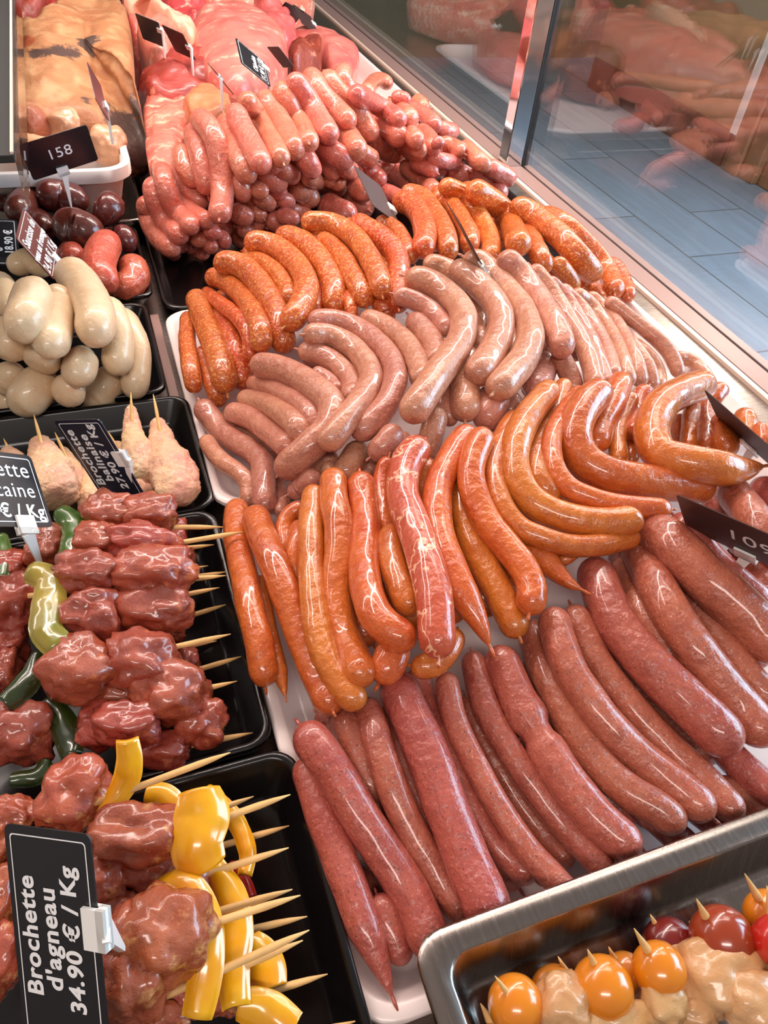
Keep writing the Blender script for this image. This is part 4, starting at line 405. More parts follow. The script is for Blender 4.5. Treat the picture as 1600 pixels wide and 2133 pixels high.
 ['bb',211,'',[[-585,8602,1559],[-610,8602,1445],[-629,8506,1381],[-648,8331,1364],[-669,8122,1370],[-693,7907,1385],[-721,7715,1392],[-757,7586,1366],[-800,7531,1295]],'fat white veal sausage in the black tray, seventh from the right','fat white sausages'],
 ['bb',222,'',[[-718,8353,1802],[-773,8315,1725],[-819,8208,1684],[-856,8060,1664],[-890,7904,1649],[-926,7777,1621],[-971,7709,1562],[-1028,7726,1454]],'white sausage with bluish sheen at top of the white heap','fat white sausages'],
]
TAGS = [
 {'w': 0.1232,'h': 0.0554,'p': [-0.0834,0.149,0.17],'x': [0.0935,0.6713,0.7353],'y': [-0.7846,0.5043,-0.3607],'col': 'black','lines': [('Brochette',0.04,0.28,0.23,1),("d'agneau",0.04,0.04,0.23,1),('34.90 € / Kg',0.05,-0.21,0.22,1)],'label': "black price card reading Brochette d'agneau, standing in the yellow pepper skewers", 'clip': ('b',0.12)},
 {'w': 0.0998,'h': 0.0627,'p': [-0.0387,0.6046,0.1],'x': [-0.2967,0.2257,0.9279],'y': [-0.6908,0.6201,-0.3717],'col': 'navy','lines': [('Brochette',0.05,0.29,0.22,1),('balinaise',0.05,0.05,0.22,1),('27.90 € / Kg',0.06,-0.19,0.2,1)],'label': 'dark navy price card reading Brochette balinaise among the breaded skewers','clip': ('b',0.05)},
 {'w': 0.1125,'h': 0.0706,'p': [-0.1241,0.5263,0.155],'x': [0.5787,0.4925,-0.65],'y': [-0.1417,0.8456,0.5146],'col': 'black','lines': [('Brochette',0.0,0.26,0.27,0),('américaine',0.0,-0.02,0.25,0),('26.90 € / Kg',0.02,-0.3,0.22,1)],'label': 'black price card ending in caine, cut by the left border above red skewers','clip': ('b',0.22)},
 {'w': 0.0936,'h': 0.0588,'p': [-0.035,1.1509,0.2],'x': [0.9648,0.1668,0.2031],'y': [-0.1294,-0.371,0.9196],'col': 'black','lines': [('158',0,0.02,0.34,0)],'label': 'black number card 158 in front of the white tub','clip': ('b',-0.05)},
 {'w': 0.0974,'h': 0.0612,'p': [-0.1432,1.1207,0.095],'x': [0.0173,0.9716,0.2359],'y': [-0.9959,-0.0042,0.0902],'col': 'black','lines': [('Saucisse à',0,0.26,0.22,1),('griller',0,-0.02,0.22,1),('18.90 €',0.0,-0.3,0.22,1)],'label': 'black price card reading griller, behind the brown card at left border','clip': None},
 {'w': 0.1,'h': 0.0628,'p': [-0.0774,0.9864,0.15],'x': [0.0807,0.9952,-0.0555],'y': [-0.4993,0.0886,0.8619],'col': 'brown','lines': [('Saucisse de',0,0.25,0.24,1),('veau au fromage',0,-0.03,0.2,1),('24.90 € / Kg',0.0,-0.3,0.24,1)],'label': 'brown price card reading Saucisse de veau au fromage, above white sausages','clip': ('b',0.1)},
 {'w': 0.095,'h': 0.0597,'p': [0.3873,1.0285,0.17],'x': [-0.0009,0.9754,0.2203],'y': [-0.7971,-0.1337,0.5889],'col': 'mauve','lines': [],'label': 'mauve card standing between chipolata pile and orange sausages','clip': ('b',-0.1)},
 {'w': 0.1045,'h': 0.0656,'p': [0.4389,0.8152,0.19],'x': [-0.5684,0.0818,0.8187],'y': [0.1326,0.9911,-0.007],'col': 'mauve','lines': [],'label': 'narrow edge-on card with white clip stuck in the herb sausages','clip': ('b',-0.2)},
 {'w': 0.1243,'h': 0.078,'p': [0.6318,0.4584,0.12],'x': [0.1139,-0.9923,-0.0488],'y': [-0.6823,-0.1138,0.7221],'col': 'mauve','lines': [],'label': 'dark card cut by the right border, in orange sausages by the glass','clip': ('b',-0.05)},
 {'w': 0.119,'h': 0.0747,'p': [0.4873,0.3098,0.15],'x': [0.3916,-0.9011,0.1863],'y': [-0.5789,-0.0839,0.8111],'col': 'mauve','lines': [('109',0.05,0.0,0.34,0)],'label': 'dark number card 109 over the pink sausages at right border','clip': ('b',0.0)},
 {'w': 0.0977,'h': 0.0614,'p': [0.2943,1.4295,0.24],'x': [0.1074,0.9836,0.1452],'y': [-0.799,-0.0016,0.6013],'col': 'black','lines': [('Chipolata',0,-0.05,0.2,1),('16.90 € / Kg',0.0,-0.3,0.22,1)],'label': 'black price card reading 16.90 behind the chipolata ridge','clip': ('b',0.2)},
 {'w': 0.076,'h': 0.0477,'p': [0.2093,1.7232,0.2],'x': [-0.3554,-0.5801,0.7329],'y': [-0.7286,0.6631,0.1716],'col': 'mauve','lines': [],'label': 'brown card with clip standing on dark red steak','clip': ('b',0)},
 {'w': 0.0771,'h': 0.0484,'p': [0.1656,1.8126,0.2],'x': [-0.1812,-0.6624,0.7269],'y': [-0.8517,0.4752,0.2208],'col': 'dark','lines': [],'label': 'dark card beside fatty slab, behind the brown card','clip': ('b',0.2)},
 {'w': 0.0525,'h': 0.033,'p': [0.3899,1.6232,0.2],'x': [-0.6541,-0.2119,0.7262],'y': [-0.5047,0.8373,-0.2103],'col': 'mauve','lines': [],'label': 'small brown card beside the dark cut bone at back','clip': None},
 {'w': 0.0902,'h': 0.0567,'p': [0.6027,2.3912,0.12],'x': [0.062,-0.8707,0.4878],'y': [-0.9205,0.139,0.3651],'col': 'dark','lines': [],'label': 'small dark card furthest back near the glass','clip': None},
 {'w': 0.0975,'h': 0.0612,'p': [0.627,2.3129,0.12],'x': [-0.0072,0.964,0.2656],'y': [-0.8594,-0.1418,0.4913],'col': 'mauve','lines': [],'label': 'brown card leaning before furthest dark card near the glass','clip': ('b',0.1)},
 {'w': 0.0511,'h': 0.0321,'p': [0.2285,1.374,0.23],'x': [-0.6131,-0.1922,0.7663],'y': [-0.1811,0.9783,0.1005],'col': 'mauve','lines': [],'label': 'thin edge-on card behind the chipolata ridge','clip': ('b',0.2)},
 {'w': 0.0685,'h': 0.043,'p': [0.0306,1.2398,0.25],'x': [-0.0303,0.89,0.4549],'y': [-0.334,-0.438,0.8347],'col': 'brown','lines': [],'label': 'edge-on brown card with clear clip stuck in the white tub','clip': ('b',-0.1)},
]
RED = [
 ('top red skewer, stick tip just over the tray corner',[[-0.0644,0.5438,0.075],[0.0615,0.5161,0.07]],[[-0.0044,0.5361,0.085,0.0257,0.0195],[-0.0415,0.5482,0.085,0.0246,0.0205],[-0.1006,0.5381,0.06,0.0183,0.0223]],[({'p': [[-0.0831,0.5693,0.075],[-0.0726,0.546,0.075],[-0.0765,0.5175,0.075],[-0.0828,0.5027,0.075]],'w': 0.0246},'g')]),
 ('red skewer whose stick tip touches the orange sausage',[[-0.082,0.4979,0.08],[0.077,0.4907,0.085]],[[-0.0149,0.4916,0.095,0.033,0.0194],[-0.0528,0.5064,0.09,0.0214,0.0195],[-0.1337,0.532,0.05,0.0181,0.0181]],[({'p': [[-0.1393,0.5657,0.06],[-0.1368,0.538,0.06],[-0.1397,0.5109,0.06]],'w': 0.0145},'g')]),
 ('red skewer with short stick behind the second tip',[[-0.0282,0.5208,0.05],[0.0506,0.5139,0.05]],[[0.019,0.5446,0.05,0.0108,0.013],[0.0072,0.5241,0.05,0.019,0.0169]],[]),
 ('red skewer with two meat folds beside a yellow green pepper curl',[[-0.1122,0.4624,0.085],[0.0515,0.446,0.08]],[[-0.0099,0.4471,0.1,0.0361,0.0241],[-0.0597,0.4582,0.105,0.0282,0.0191]],[({'p': [[-0.1056,0.4751,0.1],[-0.0921,0.4608,0.1],[-0.0938,0.4308,0.1],[-0.0959,0.4083,0.1],[-0.0857,0.3889,0.1]],'w': 0.0272},'y')]),
 ('red skewer with thin stick just above the fourth tip',[[-0.0314,0.4891,0.05],[0.0403,0.4882,0.05]],[[0.0187,0.503,0.045,0.0105,0.0167]],[]),
 ('red skewer with stick hidden behind its neighbour',[[-0.0158,0.479,0.05],[0.0543,0.4676,0.06]],[[0.011,0.4807,0.045,0.0123,0.0143]],[]),
 ('red skewer with two square meat chunks in the middle row',[[-0.0932,0.4366,0.075],[0.0451,0.4503,0.06]],[[-0.0135,0.4206,0.085,0.0338,0.0229],[-0.0617,0.424,0.09,0.0277,0.025],[-0.1259,0.4702,0.07,0.0204,0.026]],[]),
 ('red skewer with dull stick low in the tray, middle',[[-0.0541,0.4281,0.045],[0.0506,0.4532,0.03]],[[-0.0068,0.4252,0.045,0.0154,0.0115],[-0.0288,0.4352,0.04,0.0155,0.0116]],[]),
 ('red skewer with round chunk and dark green pepper',[[-0.0874,0.3802,0.08],[0.0432,0.3814,0.08]],[[-0.0298,0.3709,0.085,0.0293,0.0258],[-0.0756,0.3769,0.085,0.0296,0.0279]],[({'p': [[-0.1056,0.4053,0.075],[-0.1115,0.3888,0.075],[-0.1225,0.3744,0.075],[-0.133,0.3674,0.075]],'w': 0.019},'d')]),
 ('red skewer whose short stick lies below the round chunk',[[-0.0556,0.4104,0.045],[0.0326,0.3994,0.05]],[[0.0038,0.3875,0.045,0.0121,0.014],[-0.1338,0.445,0.05,0.0148,0.0184]],[]),
 ('red skewer with dim stick tip and folded meat',[[-0.0715,0.3604,0.06],[0.0517,0.3879,0.035]],[[-0.047,0.3571,0.065,0.0224,0.0146],[-0.1368,0.4115,0.055,0.0124,0.0194]],[]),
 ('red skewer with bright stick, big fold at right',[[-0.0629,0.3414,0.07],[0.0408,0.3478,0.06]],[[-0.0117,0.3421,0.075,0.0306,0.0255],[-0.046,0.3235,0.075,0.0246,0.018],[-0.0678,0.3355,0.06,0.0184,0.0184]],[({'p': [[-0.1058,0.3687,0.06],[-0.0967,0.3541,0.06],[-0.0909,0.3342,0.06],[-0.0891,0.3163,0.06]],'w': 0.0222},'d')]),
 ('lowest red skewer beside the yellow pepper tray',[[-0.0497,0.3097,0.05],[0.0453,0.3121,0.035]],[[0.0063,0.3215,0.055,0.0198,0.0206],[-0.0275,0.3095,0.05,0.0235,0.0151],[-0.1247,0.3521,0.055,0.0266,0.025]],[({'p': [[-0.1093,0.3246,0.05],[-0.116,0.3143,0.05],[-0.1339,0.3167,0.05]],'w': 0.0133},'d')]),
]
LAMB = [
 ('lamb skewer with upright yellow pepper horn, topmost in its tray',[[-0.0942,0.2583,0.09],[0.0212,0.2603,0.11]],[[-0.0837,0.273,0.085,0.025,0.0269],[-0.127,0.2774,0.07,0.0154,0.0135]],[({'p': [[-0.0429,0.2795,0.13],[-0.0445,0.271,0.115],[-0.0505,0.2644,0.1],[-0.0659,0.2495,0.09]],'w': 0.0187},'o')]),
 ('lamb skewer with broad shiny yellow pepper piece',[[-0.0598,0.2233,0.085],[0.0546,0.2233,0.1]],[[-0.0449,0.2279,0.09,0.0331,0.0212],[-0.0719,0.2133,0.08,0.0162,0.018]],[({'p': [[-0.0036,0.2398,0.11],[-0.0051,0.2239,0.105],[-0.0112,0.2084,0.1],[-0.0092,0.1975,0.09]],'w': 0.0373},'o')]),
 ('lamb skewer with stick just over its brighter neighbour',[[-0.0529,0.2434,0.055],[0.0326,0.2454,0.065]],[],[({'p': [[0.0011,0.2676,0.05],[0.0159,0.2421,0.05],[0.0209,0.2153,0.05],[0.0156,0.1982,0.05]],'w': 0.0134},'o'),({'p': [[-0.0411,0.2743,0.055],[-0.0298,0.2689,0.055],[-0.0195,0.2564,0.055]],'w': 0.0191},'o')]),
 ('lamb skewer with shaded stick inside a pepper ring',[[-0.0337,0.2277,0.04],[0.0545,0.2271,0.04]],[],[({'p': [[0.0079,0.2148,0.035],[0.0151,0.1988,0.035],[0.0179,0.1878,0.035]],'w': 0.0102},'r')]),
 ('lamb skewer with fatty chunk and stick below the ring',[[-0.0554,0.1992,0.07],[0.0466,0.1965,0.08]],[[-0.0439,0.2142,0.075,0.024,0.0166],[-0.0193,0.1973,0.065,0.0149,0.0167],[-0.0865,0.2034,0.06,0.0163,0.02]],[]),
 ('lamb skewer with orange stick behind the white one',[[-0.052,0.1759,0.07],[0.042,0.1683,0.085]],[[-0.0677,0.1956,0.07,0.0161,0.0125]],[({'p': [[-0.0048,0.2053,0.07],[0.0034,0.1805,0.07],[0.0031,0.1595,0.07],[-0.0027,0.1415,0.07],[-0.0051,0.1183,0.07]],'w': 0.0221},'o')]),
 ('lamb skewer with fat streaked chunk and long pepper arch',[[-0.0766,0.1603,0.1],[0.0447,0.1585,0.1]],[[-0.0363,0.1588,0.11,0.0269,0.0277],[-0.056,0.1523,0.1,0.021,0.0323]],[({'p': [[-0.0415,0.1914,0.08],[-0.0241,0.1899,0.09],[-0.0151,0.1691,0.095],[-0.0159,0.1472,0.095],[-0.0204,0.1316,0.09],[-0.0273,0.1174,0.085]],'w': 0.0223},'o')]),
 ('lamb skewer with dim low stick beside the arch',[[-0.0259,0.1704,0.04],[0.0501,0.16,0.05]],[],[]),
 ('lamb skewer with pair of long sticks, upper one',[[-0.0555,0.134,0.08],[0.0447,0.1377,0.1]],[[-0.0422,0.1396,0.07,0.0202,0.0168],[-0.0805,0.148,0.06,0.0168,0.0152]],[]),
 ('lamb skewer with pair of long sticks, lower one',[[-0.0507,0.1382,0.06],[0.0412,0.1388,0.08]],[],[({'p': [[0.0085,0.1563,0.05],[0.015,0.1425,0.05],[0.0172,0.1249,0.05]],'w': 0.028},'o')]),
 ('lamb skewer with brown stick low in the tray',[[-0.032,0.1287,0.045],[0.0537,0.123,0.05]],[[-0.0101,0.1362,0.04,0.0107,0.0143]],[({'p': [[-0.0026,0.1223,0.06],[0.0104,0.1141,0.06],[0.026,0.0986,0.06]],'w': 0.0246},'o')]),
 ('lamb skewer at bottom border with only its tip',[[-0.022,0.1002,0.05],[0.0617,0.0913,0.06]],[[-0.0544,0.126,0.075,0.0227,0.0113],[-0.1356,0.2671,0.06,0.0115,0.0211],[-0.1369,0.2256,0.06,0.0127,0.0236],[-0.138,0.1911,0.06,0.0138,0.0225]],[]),
]
BREAD = [
 ('breaded skewer behind the balinaise card, large at left',[[-0.1045,0.732,0.075],[-0.1041,0.7119,0.06]],[[-0.1051,0.7248,0.05],[-0.0986,0.6791,0.05],[-0.0943,0.6341,0.05],[-0.0929,0.6106,0.045]],0.0262),
 ('breaded skewer at left border behind americaine card',[[-0.1413,0.7304,0.05],[-0.1374,0.7207,0.045]],[[-0.1408,0.7185,0.045],[-0.1274,0.6779,0.045],[-0.1208,0.6385,0.04]],0.0202),
 ('narrow orange breaded skewer half hidden between two others',[[-0.0883,0.7286,0.05],[-0.0856,0.7113,0.045]],[[-0.0837,0.7203,0.035],[-0.0754,0.6739,0.035],[-0.0733,0.6347,0.03]],0.0129),
 ('breaded skewer with stick bare at the top, second from tray corner',[[-0.0004,0.7292,0.09],[-0.0039,0.7062,0.07]],[[-0.0028,0.7348,0.07],[-0.0062,0.698,0.06],[-0.0045,0.6618,0.055],[-0.006,0.6228,0.05]],0.0169),
 ('large golden breaded skewer nearest the tray corner',[[0.0234,0.7348,0.08],[0.0228,0.7101,0.06]],[[0.0231,0.7298,0.05],[0.0232,0.6792,0.05],[0.0278,0.6225,0.055],[0.0296,0.5792,0.05]],0.0234),
 ('pinkish breaded skewer under the balinaise card',[[-0.0324,0.717,0.05],[-0.0306,0.7043,0.045]],[[-0.0273,0.7098,0.04],[-0.0176,0.6596,0.04],[-0.0058,0.6068,0.04]],0.0172),
 ('pale yellow breaded skewer below the balinaise card',[[-0.0645,0.6944,0.04],[-0.0627,0.6823,0.035]],[[-0.0613,0.6762,0.035],[-0.0583,0.6417,0.035],[-0.055,0.6063,0.03]],0.0157),
]
TOM = [
 ('orange cherry tomato on skewer, leftmost in steel pan',[0.1557,0.0661,0.075,0.017,0.017],[[0.1566,0.0638,0.075],[0.1431,0.0799,0.1]],'o',[]),
 ('amber tomato on skewer half hidden behind pale chicken',[0.1881,0.0663,0.06,0.0156,0.0156],[[0.2013,0.0662,0.06],[0.1938,0.0811,0.075]],'a',[[0.1835,0.0563,0.075,0.0162,0.0188]]),
 ('glossy orange tomato on skewer, third from the pan corner',[0.2105,0.0562,0.08,0.0186,0.0186],[[0.2098,0.0641,0.085],[0.2021,0.0742,0.105]],'o',[[0.2131,0.0399,0.075,0.0238,0.0119]]),
 ('small amber tomato on skewer between two orange ones',[0.2368,0.0603,0.06,0.0136,0.0136],[[0.2345,0.0654,0.06],[0.2263,0.0749,0.08]],'a',[]),
 ('orange tomato with long stick tip, middle of pan',[0.2479,0.053,0.085,0.0166,0.0166],[[0.245,0.061,0.09],[0.2293,0.073,0.12]],'o',[[0.2425,0.037,0.08,0.0146,0.0137],[0.2707,0.041,0.07,0.0107,0.0142]]),
 ('dark red tomato on skewer at the back of pan',[0.2754,0.0654,0.06,0.0178,0.0178],[[0.2734,0.0737,0.06],[0.2663,0.0838,0.075]],'d',[]),
 ('brown red tomato with upright stick, right in pan',[0.2985,0.0552,0.085,0.0202,0.0202],[[0.2931,0.0658,0.09],[0.277,0.0752,0.12]],'b',[[0.2872,0.0385,0.075,0.032,0.0249]]),
 ('orange tomato at right border with long stick',[0.3383,0.0574,0.085,0.0158,0.0158],[[0.3353,0.0645,0.09],[0.3106,0.0766,0.13]],'o',[[0.2929,0.0192,0.085,0.0188,0.0188]]),
 ('bright red tomato cut by the right border of photo',[0.3238,0.0411,0.1,0.0158,0.0158],[[0.3265,0.0489,0.1],[0.3263,0.0677,0.12]],'r',[[0.3284,0.0196,0.08,0.0212,0.0212]]),
 ('yellow marinated chicken skewer low in the pan',None,[[0.3002,0.0634,0.05],[0.2922,0.0727,0.07]],'',[[0.2608,0.0281,0.075,0.0138,0.0103],[0.1939,0.0408,0.07,0.017,0.0085]]),
 ('chicken skewer at the left inner wall of pan',None,[[0.1441,0.0645,0.05],[0.1392,0.0756,0.06]],'',[[0.145,0.0558,0.05,0.0104,0.0087]]),
]
MEAT = [
 {'name': 'veal_joint','label': 'large smooth pale pink veal joint behind the chipolata ridge','mat': 'veal','o': [[0.2732,2.037,0.13],[0.3235,2.1899,0.13],[0.3987,2.2311,0.13],[0.4488,2.1621,0.13],[0.4835,2.0946,0.13],[0.4877,1.9654,0.13],[0.4472,1.8195,0.13],[0.3838,1.7034,0.13],[0.3107,1.6229,0.13],[0.2623,1.6706,0.13],[0.2485,1.8069,0.13]],'h': 0.07},
 {'name': 'beef_steak','label': 'dark red beef piece beside the fatty slab, card stuck in it','mat': 'red','o': [[0.1174,1.7463,0.11],[0.1722,1.8708,0.11],[0.2279,1.9113,0.11],[0.2883,1.9397,0.11],[0.3229,1.8427,0.11],[0.3212,1.7159,0.11],[0.2537,1.6716,0.11],[0.1884,1.6409,0.11],[0.1348,1.6544,0.11]],'h': 0.05},
 {'name': 'fatty_breast','label': 'pink breast piece with white fat ribs left of the chipolatas','mat': 'rib','o': [[0.1172,1.6261,0.11],[0.151,1.7319,0.11],[0.1825,1.7472,0.11],[0.2055,1.6216,0.11],[0.2013,1.5502,0.11],[0.1675,1.4476,0.11],[0.1357,1.3445,0.11],[0.1023,1.3047,0.11],[0.0957,1.3823,0.11]],'h': 0.02},
 {'name': 'fat_cap_piece','label': 'orange tinted fat covered piece above the chipolata ridge','mat': 'orfat','o': [[0.1833,1.5402,0.14],[0.2115,1.6139,0.14],[0.2547,1.6237,0.14],[0.2755,1.5677,0.14],[0.2563,1.4856,0.14],[0.2125,1.4589,0.14],[0.1871,1.4798,0.14]],'h': 0.022},
 {'name': 'shank_slice','label': 'brown red cut bone slice near the small brown card','mat': 'bone','o': [[0.5106,2.0582,0.1],[0.5678,2.1002,0.1],[0.6012,2.0844,0.1],[0.5741,1.9806,0.1],[0.5261,1.9282,0.1],[0.4857,1.9067,0.1]],'h': 0.04},
 {'name': 'pork_chop','label': 'pink pork strips at the white tray rim by the glass','mat': 'veal','o': [[0.5683,2.331,0.06],[0.6623,2.3918,0.06],[0.7102,2.3358,0.06],[0.7293,2.226,0.06],[0.7274,2.1395,0.06],[0.6572,1.9966,0.06],[0.6059,1.9825,0.06],[0.6122,2.1724,0.06],[0.5664,2.2231,0.06]],'h': 0.05},
 {'name': 'rib_rack','label': 'red and white rib rack along the top border','mat': 'marble','o': [[0.2328,2.4202,0.12],[0.299,2.4894,0.12],[0.3903,2.5658,0.12],[0.3904,2.3945,0.12],[0.3365,2.2189,0.12],[0.2958,2.2164,0.12],[0.2568,2.2865,0.12]],'h': 0.06},
 {'name': 'bone_joint','label': 'pale joint with bone end at the top border','mat': 'rib','o': [[0.3582,2.4325,0.12],[0.4111,2.5683,0.12],[0.4684,2.5983,0.12],[0.44,2.399,0.12],[0.4024,2.2783,0.12],[0.3474,2.2559,0.12]],'h': 0.07},
 {'name': 'pork_loin','label': 'pale pork loin lying along the top border','mat': 'rib','o': [[0.4443,2.596,0.08],[0.5257,2.792,0.08],[0.6382,2.8311,0.08],[0.7653,2.7699,0.08],[0.712,2.5749,0.08],[0.6055,2.4387,0.08],[0.5615,2.4979,0.08],[0.5019,2.5145,0.08],[0.4371,2.448,0.08]],'h': 0.06},
 {'name': 'fat_flap','label': 'pale folded fat flap beside the slab top','mat': 'fat','o': [[0.1419,2.1616,0.17],[0.17,2.2769,0.17],[0.2045,2.2045,0.17],[0.2388,2.0827,0.17],[0.2785,1.9705,0.17],[0.256,1.8783,0.17],[0.2211,1.9829,0.17],[0.1896,2.1131,0.17],[0.1529,2.1099,0.17]],'h': 0.03},
 {'name': 'shoulder_piece','label': 'pink shoulder piece between slab and dark cards','mat': 'veal','o': [[0.1566,2.0482,0.13],[0.1971,2.0498,0.13],[0.2427,2.0837,0.13],[0.2509,1.9452,0.13],[0.2073,1.8333,0.13],[0.1663,1.8333,0.13],[0.1475,1.9289,0.13]],'h': 0.06},
 {'name': 'sliced_ham','label': 'pink lean slice behind the veal joint near cards','mat': 'pink','o': [[0.5112,2.4546,0.11],[0.5796,2.4823,0.11],[0.5805,2.3377,0.11],[0.5667,2.1866,0.11],[0.5152,2.1321,0.11],[0.4927,2.2371,0.11]],'h': 0.04},
 {'name': 'pork_joint','label': 'pink rounded piece under the orange fat piece','mat': 'pink','o': [[0.1611,2.2613,0.12],[0.1545,2.3731,0.12],[0.1789,2.4351,0.12],[0.1912,2.3378,0.12],[0.1821,2.1415,0.12],[0.1589,2.0448,0.12],[0.1395,2.091,0.12]],'h': 0.05},
 {'name': 'beef_rib','label': 'dark red piece behind the slab, leftmost at the top','mat': 'red','o': [[-0.097,2.2335,0.14],[-0.0864,2.3871,0.14],[-0.0318,2.4052,0.14],[-0.0198,2.1789,0.14],[-0.0671,2.0984,0.14],[-0.089,2.1064,0.14]],'h': 0.06},
 {'name': 'beef_flank','label': 'wine red slice behind the slab at top border','mat': 'marble','o': [[-0.0395,2.3025,0.14],[-0.0163,2.4189,0.14],[0.0922,2.4321,0.14],[0.1074,2.2948,0.14],[0.0546,2.2467,0.14],[-0.0067,2.16,0.14],[-0.0271,2.1684,0.14]],'h': 0.05},
]
SLAB = {'o': [[-0.0913, 1.8288, 0.17], [-0.0818, 1.8731, 0.18], [-0.0617, 1.8906, 0.18], [-0.0362, 1.9434, 0.18], [0.0153, 2.1069, 0.17], [0.0568, 2.2225, 0.16], [0.0907, 2.1626, 0.16], [0.1416, 2.1465, 0.16], [0.131, 1.8688, 0.17], [0.1019, 1.5271, 0.17], [0.1057, 1.5127, 0.15], [0.1027, 1.4418, 0.12], [0.106, 1.4537, 0.08], [0.073, 1.4366, 0.08], [0.0337, 1.4215, 0.12], [-0.03, 1.4271, 0.14], [-0.0995, 1.4161, 0.15]], 'h': 0.05}
DARK = [  # dark patches, some of them painting the shade of the cleft
 [-0.0511,1.6389,0.2,0.0171],
 [-0.0314,1.6462,0.2,0.0201],
 [-0.0132,1.6535,0.2,0.0203],
 [0.0075,1.668,0.2,0.0146],
 [0.0386,1.7201,0.2,0.0181],
 [0.0172,1.4685,0.2,0.0119],
 [0.0076,1.4177,0.2,0.0129],
 [0.0586,1.4644,0.165,0.0218],
 [0.0752,1.4798,0.15,0.025],
 [0.0879,1.4781,0.14,0.0224],
 [0.0868,1.4572,0.11,0.0253],
 [0.0404,1.3999,0.17,0.0157],
]
RUST = [
 [-0.0763,1.3813,0.19,0.0224],
 [-0.056,1.3907,0.19,0.0277],
 [-0.0278,1.3894,0.19,0.0177],
 [-0.0771,1.3269,0.19,0.0193],
 [-0.0731,1.7161,0.2,0.0177],
]
TUBMEAT = [
 ('pale poultry piece rising behind the 158 card',[-0.0351,1.4377,0.145,0.037,0.0267]),
 ('pale wrinkled poultry piece at right in the white tub',[0.0339,1.3819,0.13,0.0307,0.0328]),
 ('pale poultry piece at left behind the card',[-0.0914,1.3834,0.125,0.0399,0.0239]),
 ('small poultry piece at the tub corner',[0.0453,1.3852,0.115,0.0166,0.0187]),
]


# ------------------------------------------------------------------ materials
def lin(c):
    return tuple(((v / 255.0) / 12.92) if v <= 10 else (((v / 255.0) + 0.055) / 1.055) ** 2.4 for v in c) + (1.0,)

class NT:
    def __init__(self, name):
        self.m = bpy.data.materials.new(name)
        self.m.use_nodes = True
        self.t = self.m.node_tree
        self.b = self.t.nodes['Principled BSDF']
        self.tc = self.t.nodes.new('ShaderNodeTexCoord')
    def noise(self, scale, detail=3.0, rough=0.55, vec=None):
        n = self.t.nodes.new('ShaderNodeTexNoise')
        n.inputs['Scale'].default_value = scale
        n.inputs['Detail'].default_value = detail
        n.inputs['Roughness'].default_value = rough
        self.t.links.new(vec if vec else self.tc.outputs['Object'], n.inputs['Vector'])
        return n.outputs['Fac']
    def voronoi(self, scale, feature='F1', vec=None):
        n = self.t.nodes.new('ShaderNodeTexVoronoi')
        n.feature = feature
        n.inputs['Scale'].default_value = scale
        self.t.links.new(vec if vec else self.tc.outputs['Object'], n.inputs['Vector'])
        return n.outputs['Distance']
    def step(self, fac, a, b, lo=0.0, hi=1.0):
        n = self.t.nodes.new('ShaderNodeMapRange')
        n.inputs['From Min'].default_value = a
        n.inputs['From Max'].default_value = b
        n.inputs['To Min'].default_value = lo
        n.inputs['To Max'].default_value = hi
        self.t.links.new(fac, n.inputs['Value'])
        return n.outputs['Result']
    def mix(self, fac, a, b):
        n = self.t.nodes.new('ShaderNodeMix')
        n.data_type = 'RGBA'
        if isinstance(fac, float):
            n.inputs['Factor'].default_value = fac
        else:
            self.t.links.new(fac, n.inputs['Factor'])
        for sock, v in ((n.inputs[6], a), (n.inputs[7], b)):
            if isinstance(v, tuple):
                sock.default_value = v
            else:
                self.t.links.new(v, sock)
        return n.outputs[2]
    def math(self, op, a, b):
        n = self.t.nodes.new('ShaderNodeMath')
        n.operation = op
        for sock, v in ((n.inputs[0], a), (n.inputs[1], b)):
            if isinstance(v, (int, float)):
                sock.default_value = v
            else:
                self.t.links.new(v, sock)
        return n.outputs[0]
    def hsv(self, colour, vamt, hamt=0.0):
        oi = self.t.nodes.new('ShaderNodeObjectInfo')
        h = self.t.nodes.new('ShaderNodeHueSaturation')
        self.t.links.new(colour, h.inputs['Color'])
        self.t.links.new(self.step(oi.outputs['Random'], 0, 1, 1 - vamt, 1 + vamt), h.inputs['Value'])
        if hamt:
            r2 = self.math('FRACT', self.math('MULTIPLY', oi.outputs['Random'], 7.31), 0)
            self.t.links.new(self.step(r2, 0, 1, 0.5 - hamt, 0.5 + hamt), h.inputs['Hue'])
        return h.outputs['Color']
    def bump(self, height, strength, dist=0.002):
        n = self.t.nodes.new('ShaderNodeBump')
        n.inputs['Strength'].default_value = strength
        n.inputs['Distance'].default_value = dist
        self.t.links.new(height, n.inputs['Height'])
        self.t.links.new(n.outputs['Normal'], self.b.inputs['Normal'])
    def out(self, colour=None, rough=0.4, coat=0.0, coat_rough=0.1, metal=0.0, sss=0.0, spec=0.5):
        b = self.b
        if colour is not None:
            if isinstance(colour, tuple):
                b.inputs['Base Color'].default_value = colour
            else:
                self.t.links.new(colour, b.inputs['Base Color'])
        if isinstance(rough, float):
            b.inputs['Roughness'].default_value = rough
        else:
            self.t.links.new(rough, b.inputs['Roughness'])
        b.inputs['Coat Weight'].default_value = coat
        b.inputs['Coat Roughness'].default_value = coat_rough
        b.inputs['Metallic'].default_value = metal
        b.inputs['Specular IOR Level'].default_value = spec
        if sss:
            b.inputs['Subsurface Weight'].default_value = sss
            b.inputs['Subsurface Radius'].default_value = (1.0, 0.35, 0.2)
            b.inputs['Subsurface Scale'].default_value = 0.004
        return self.m

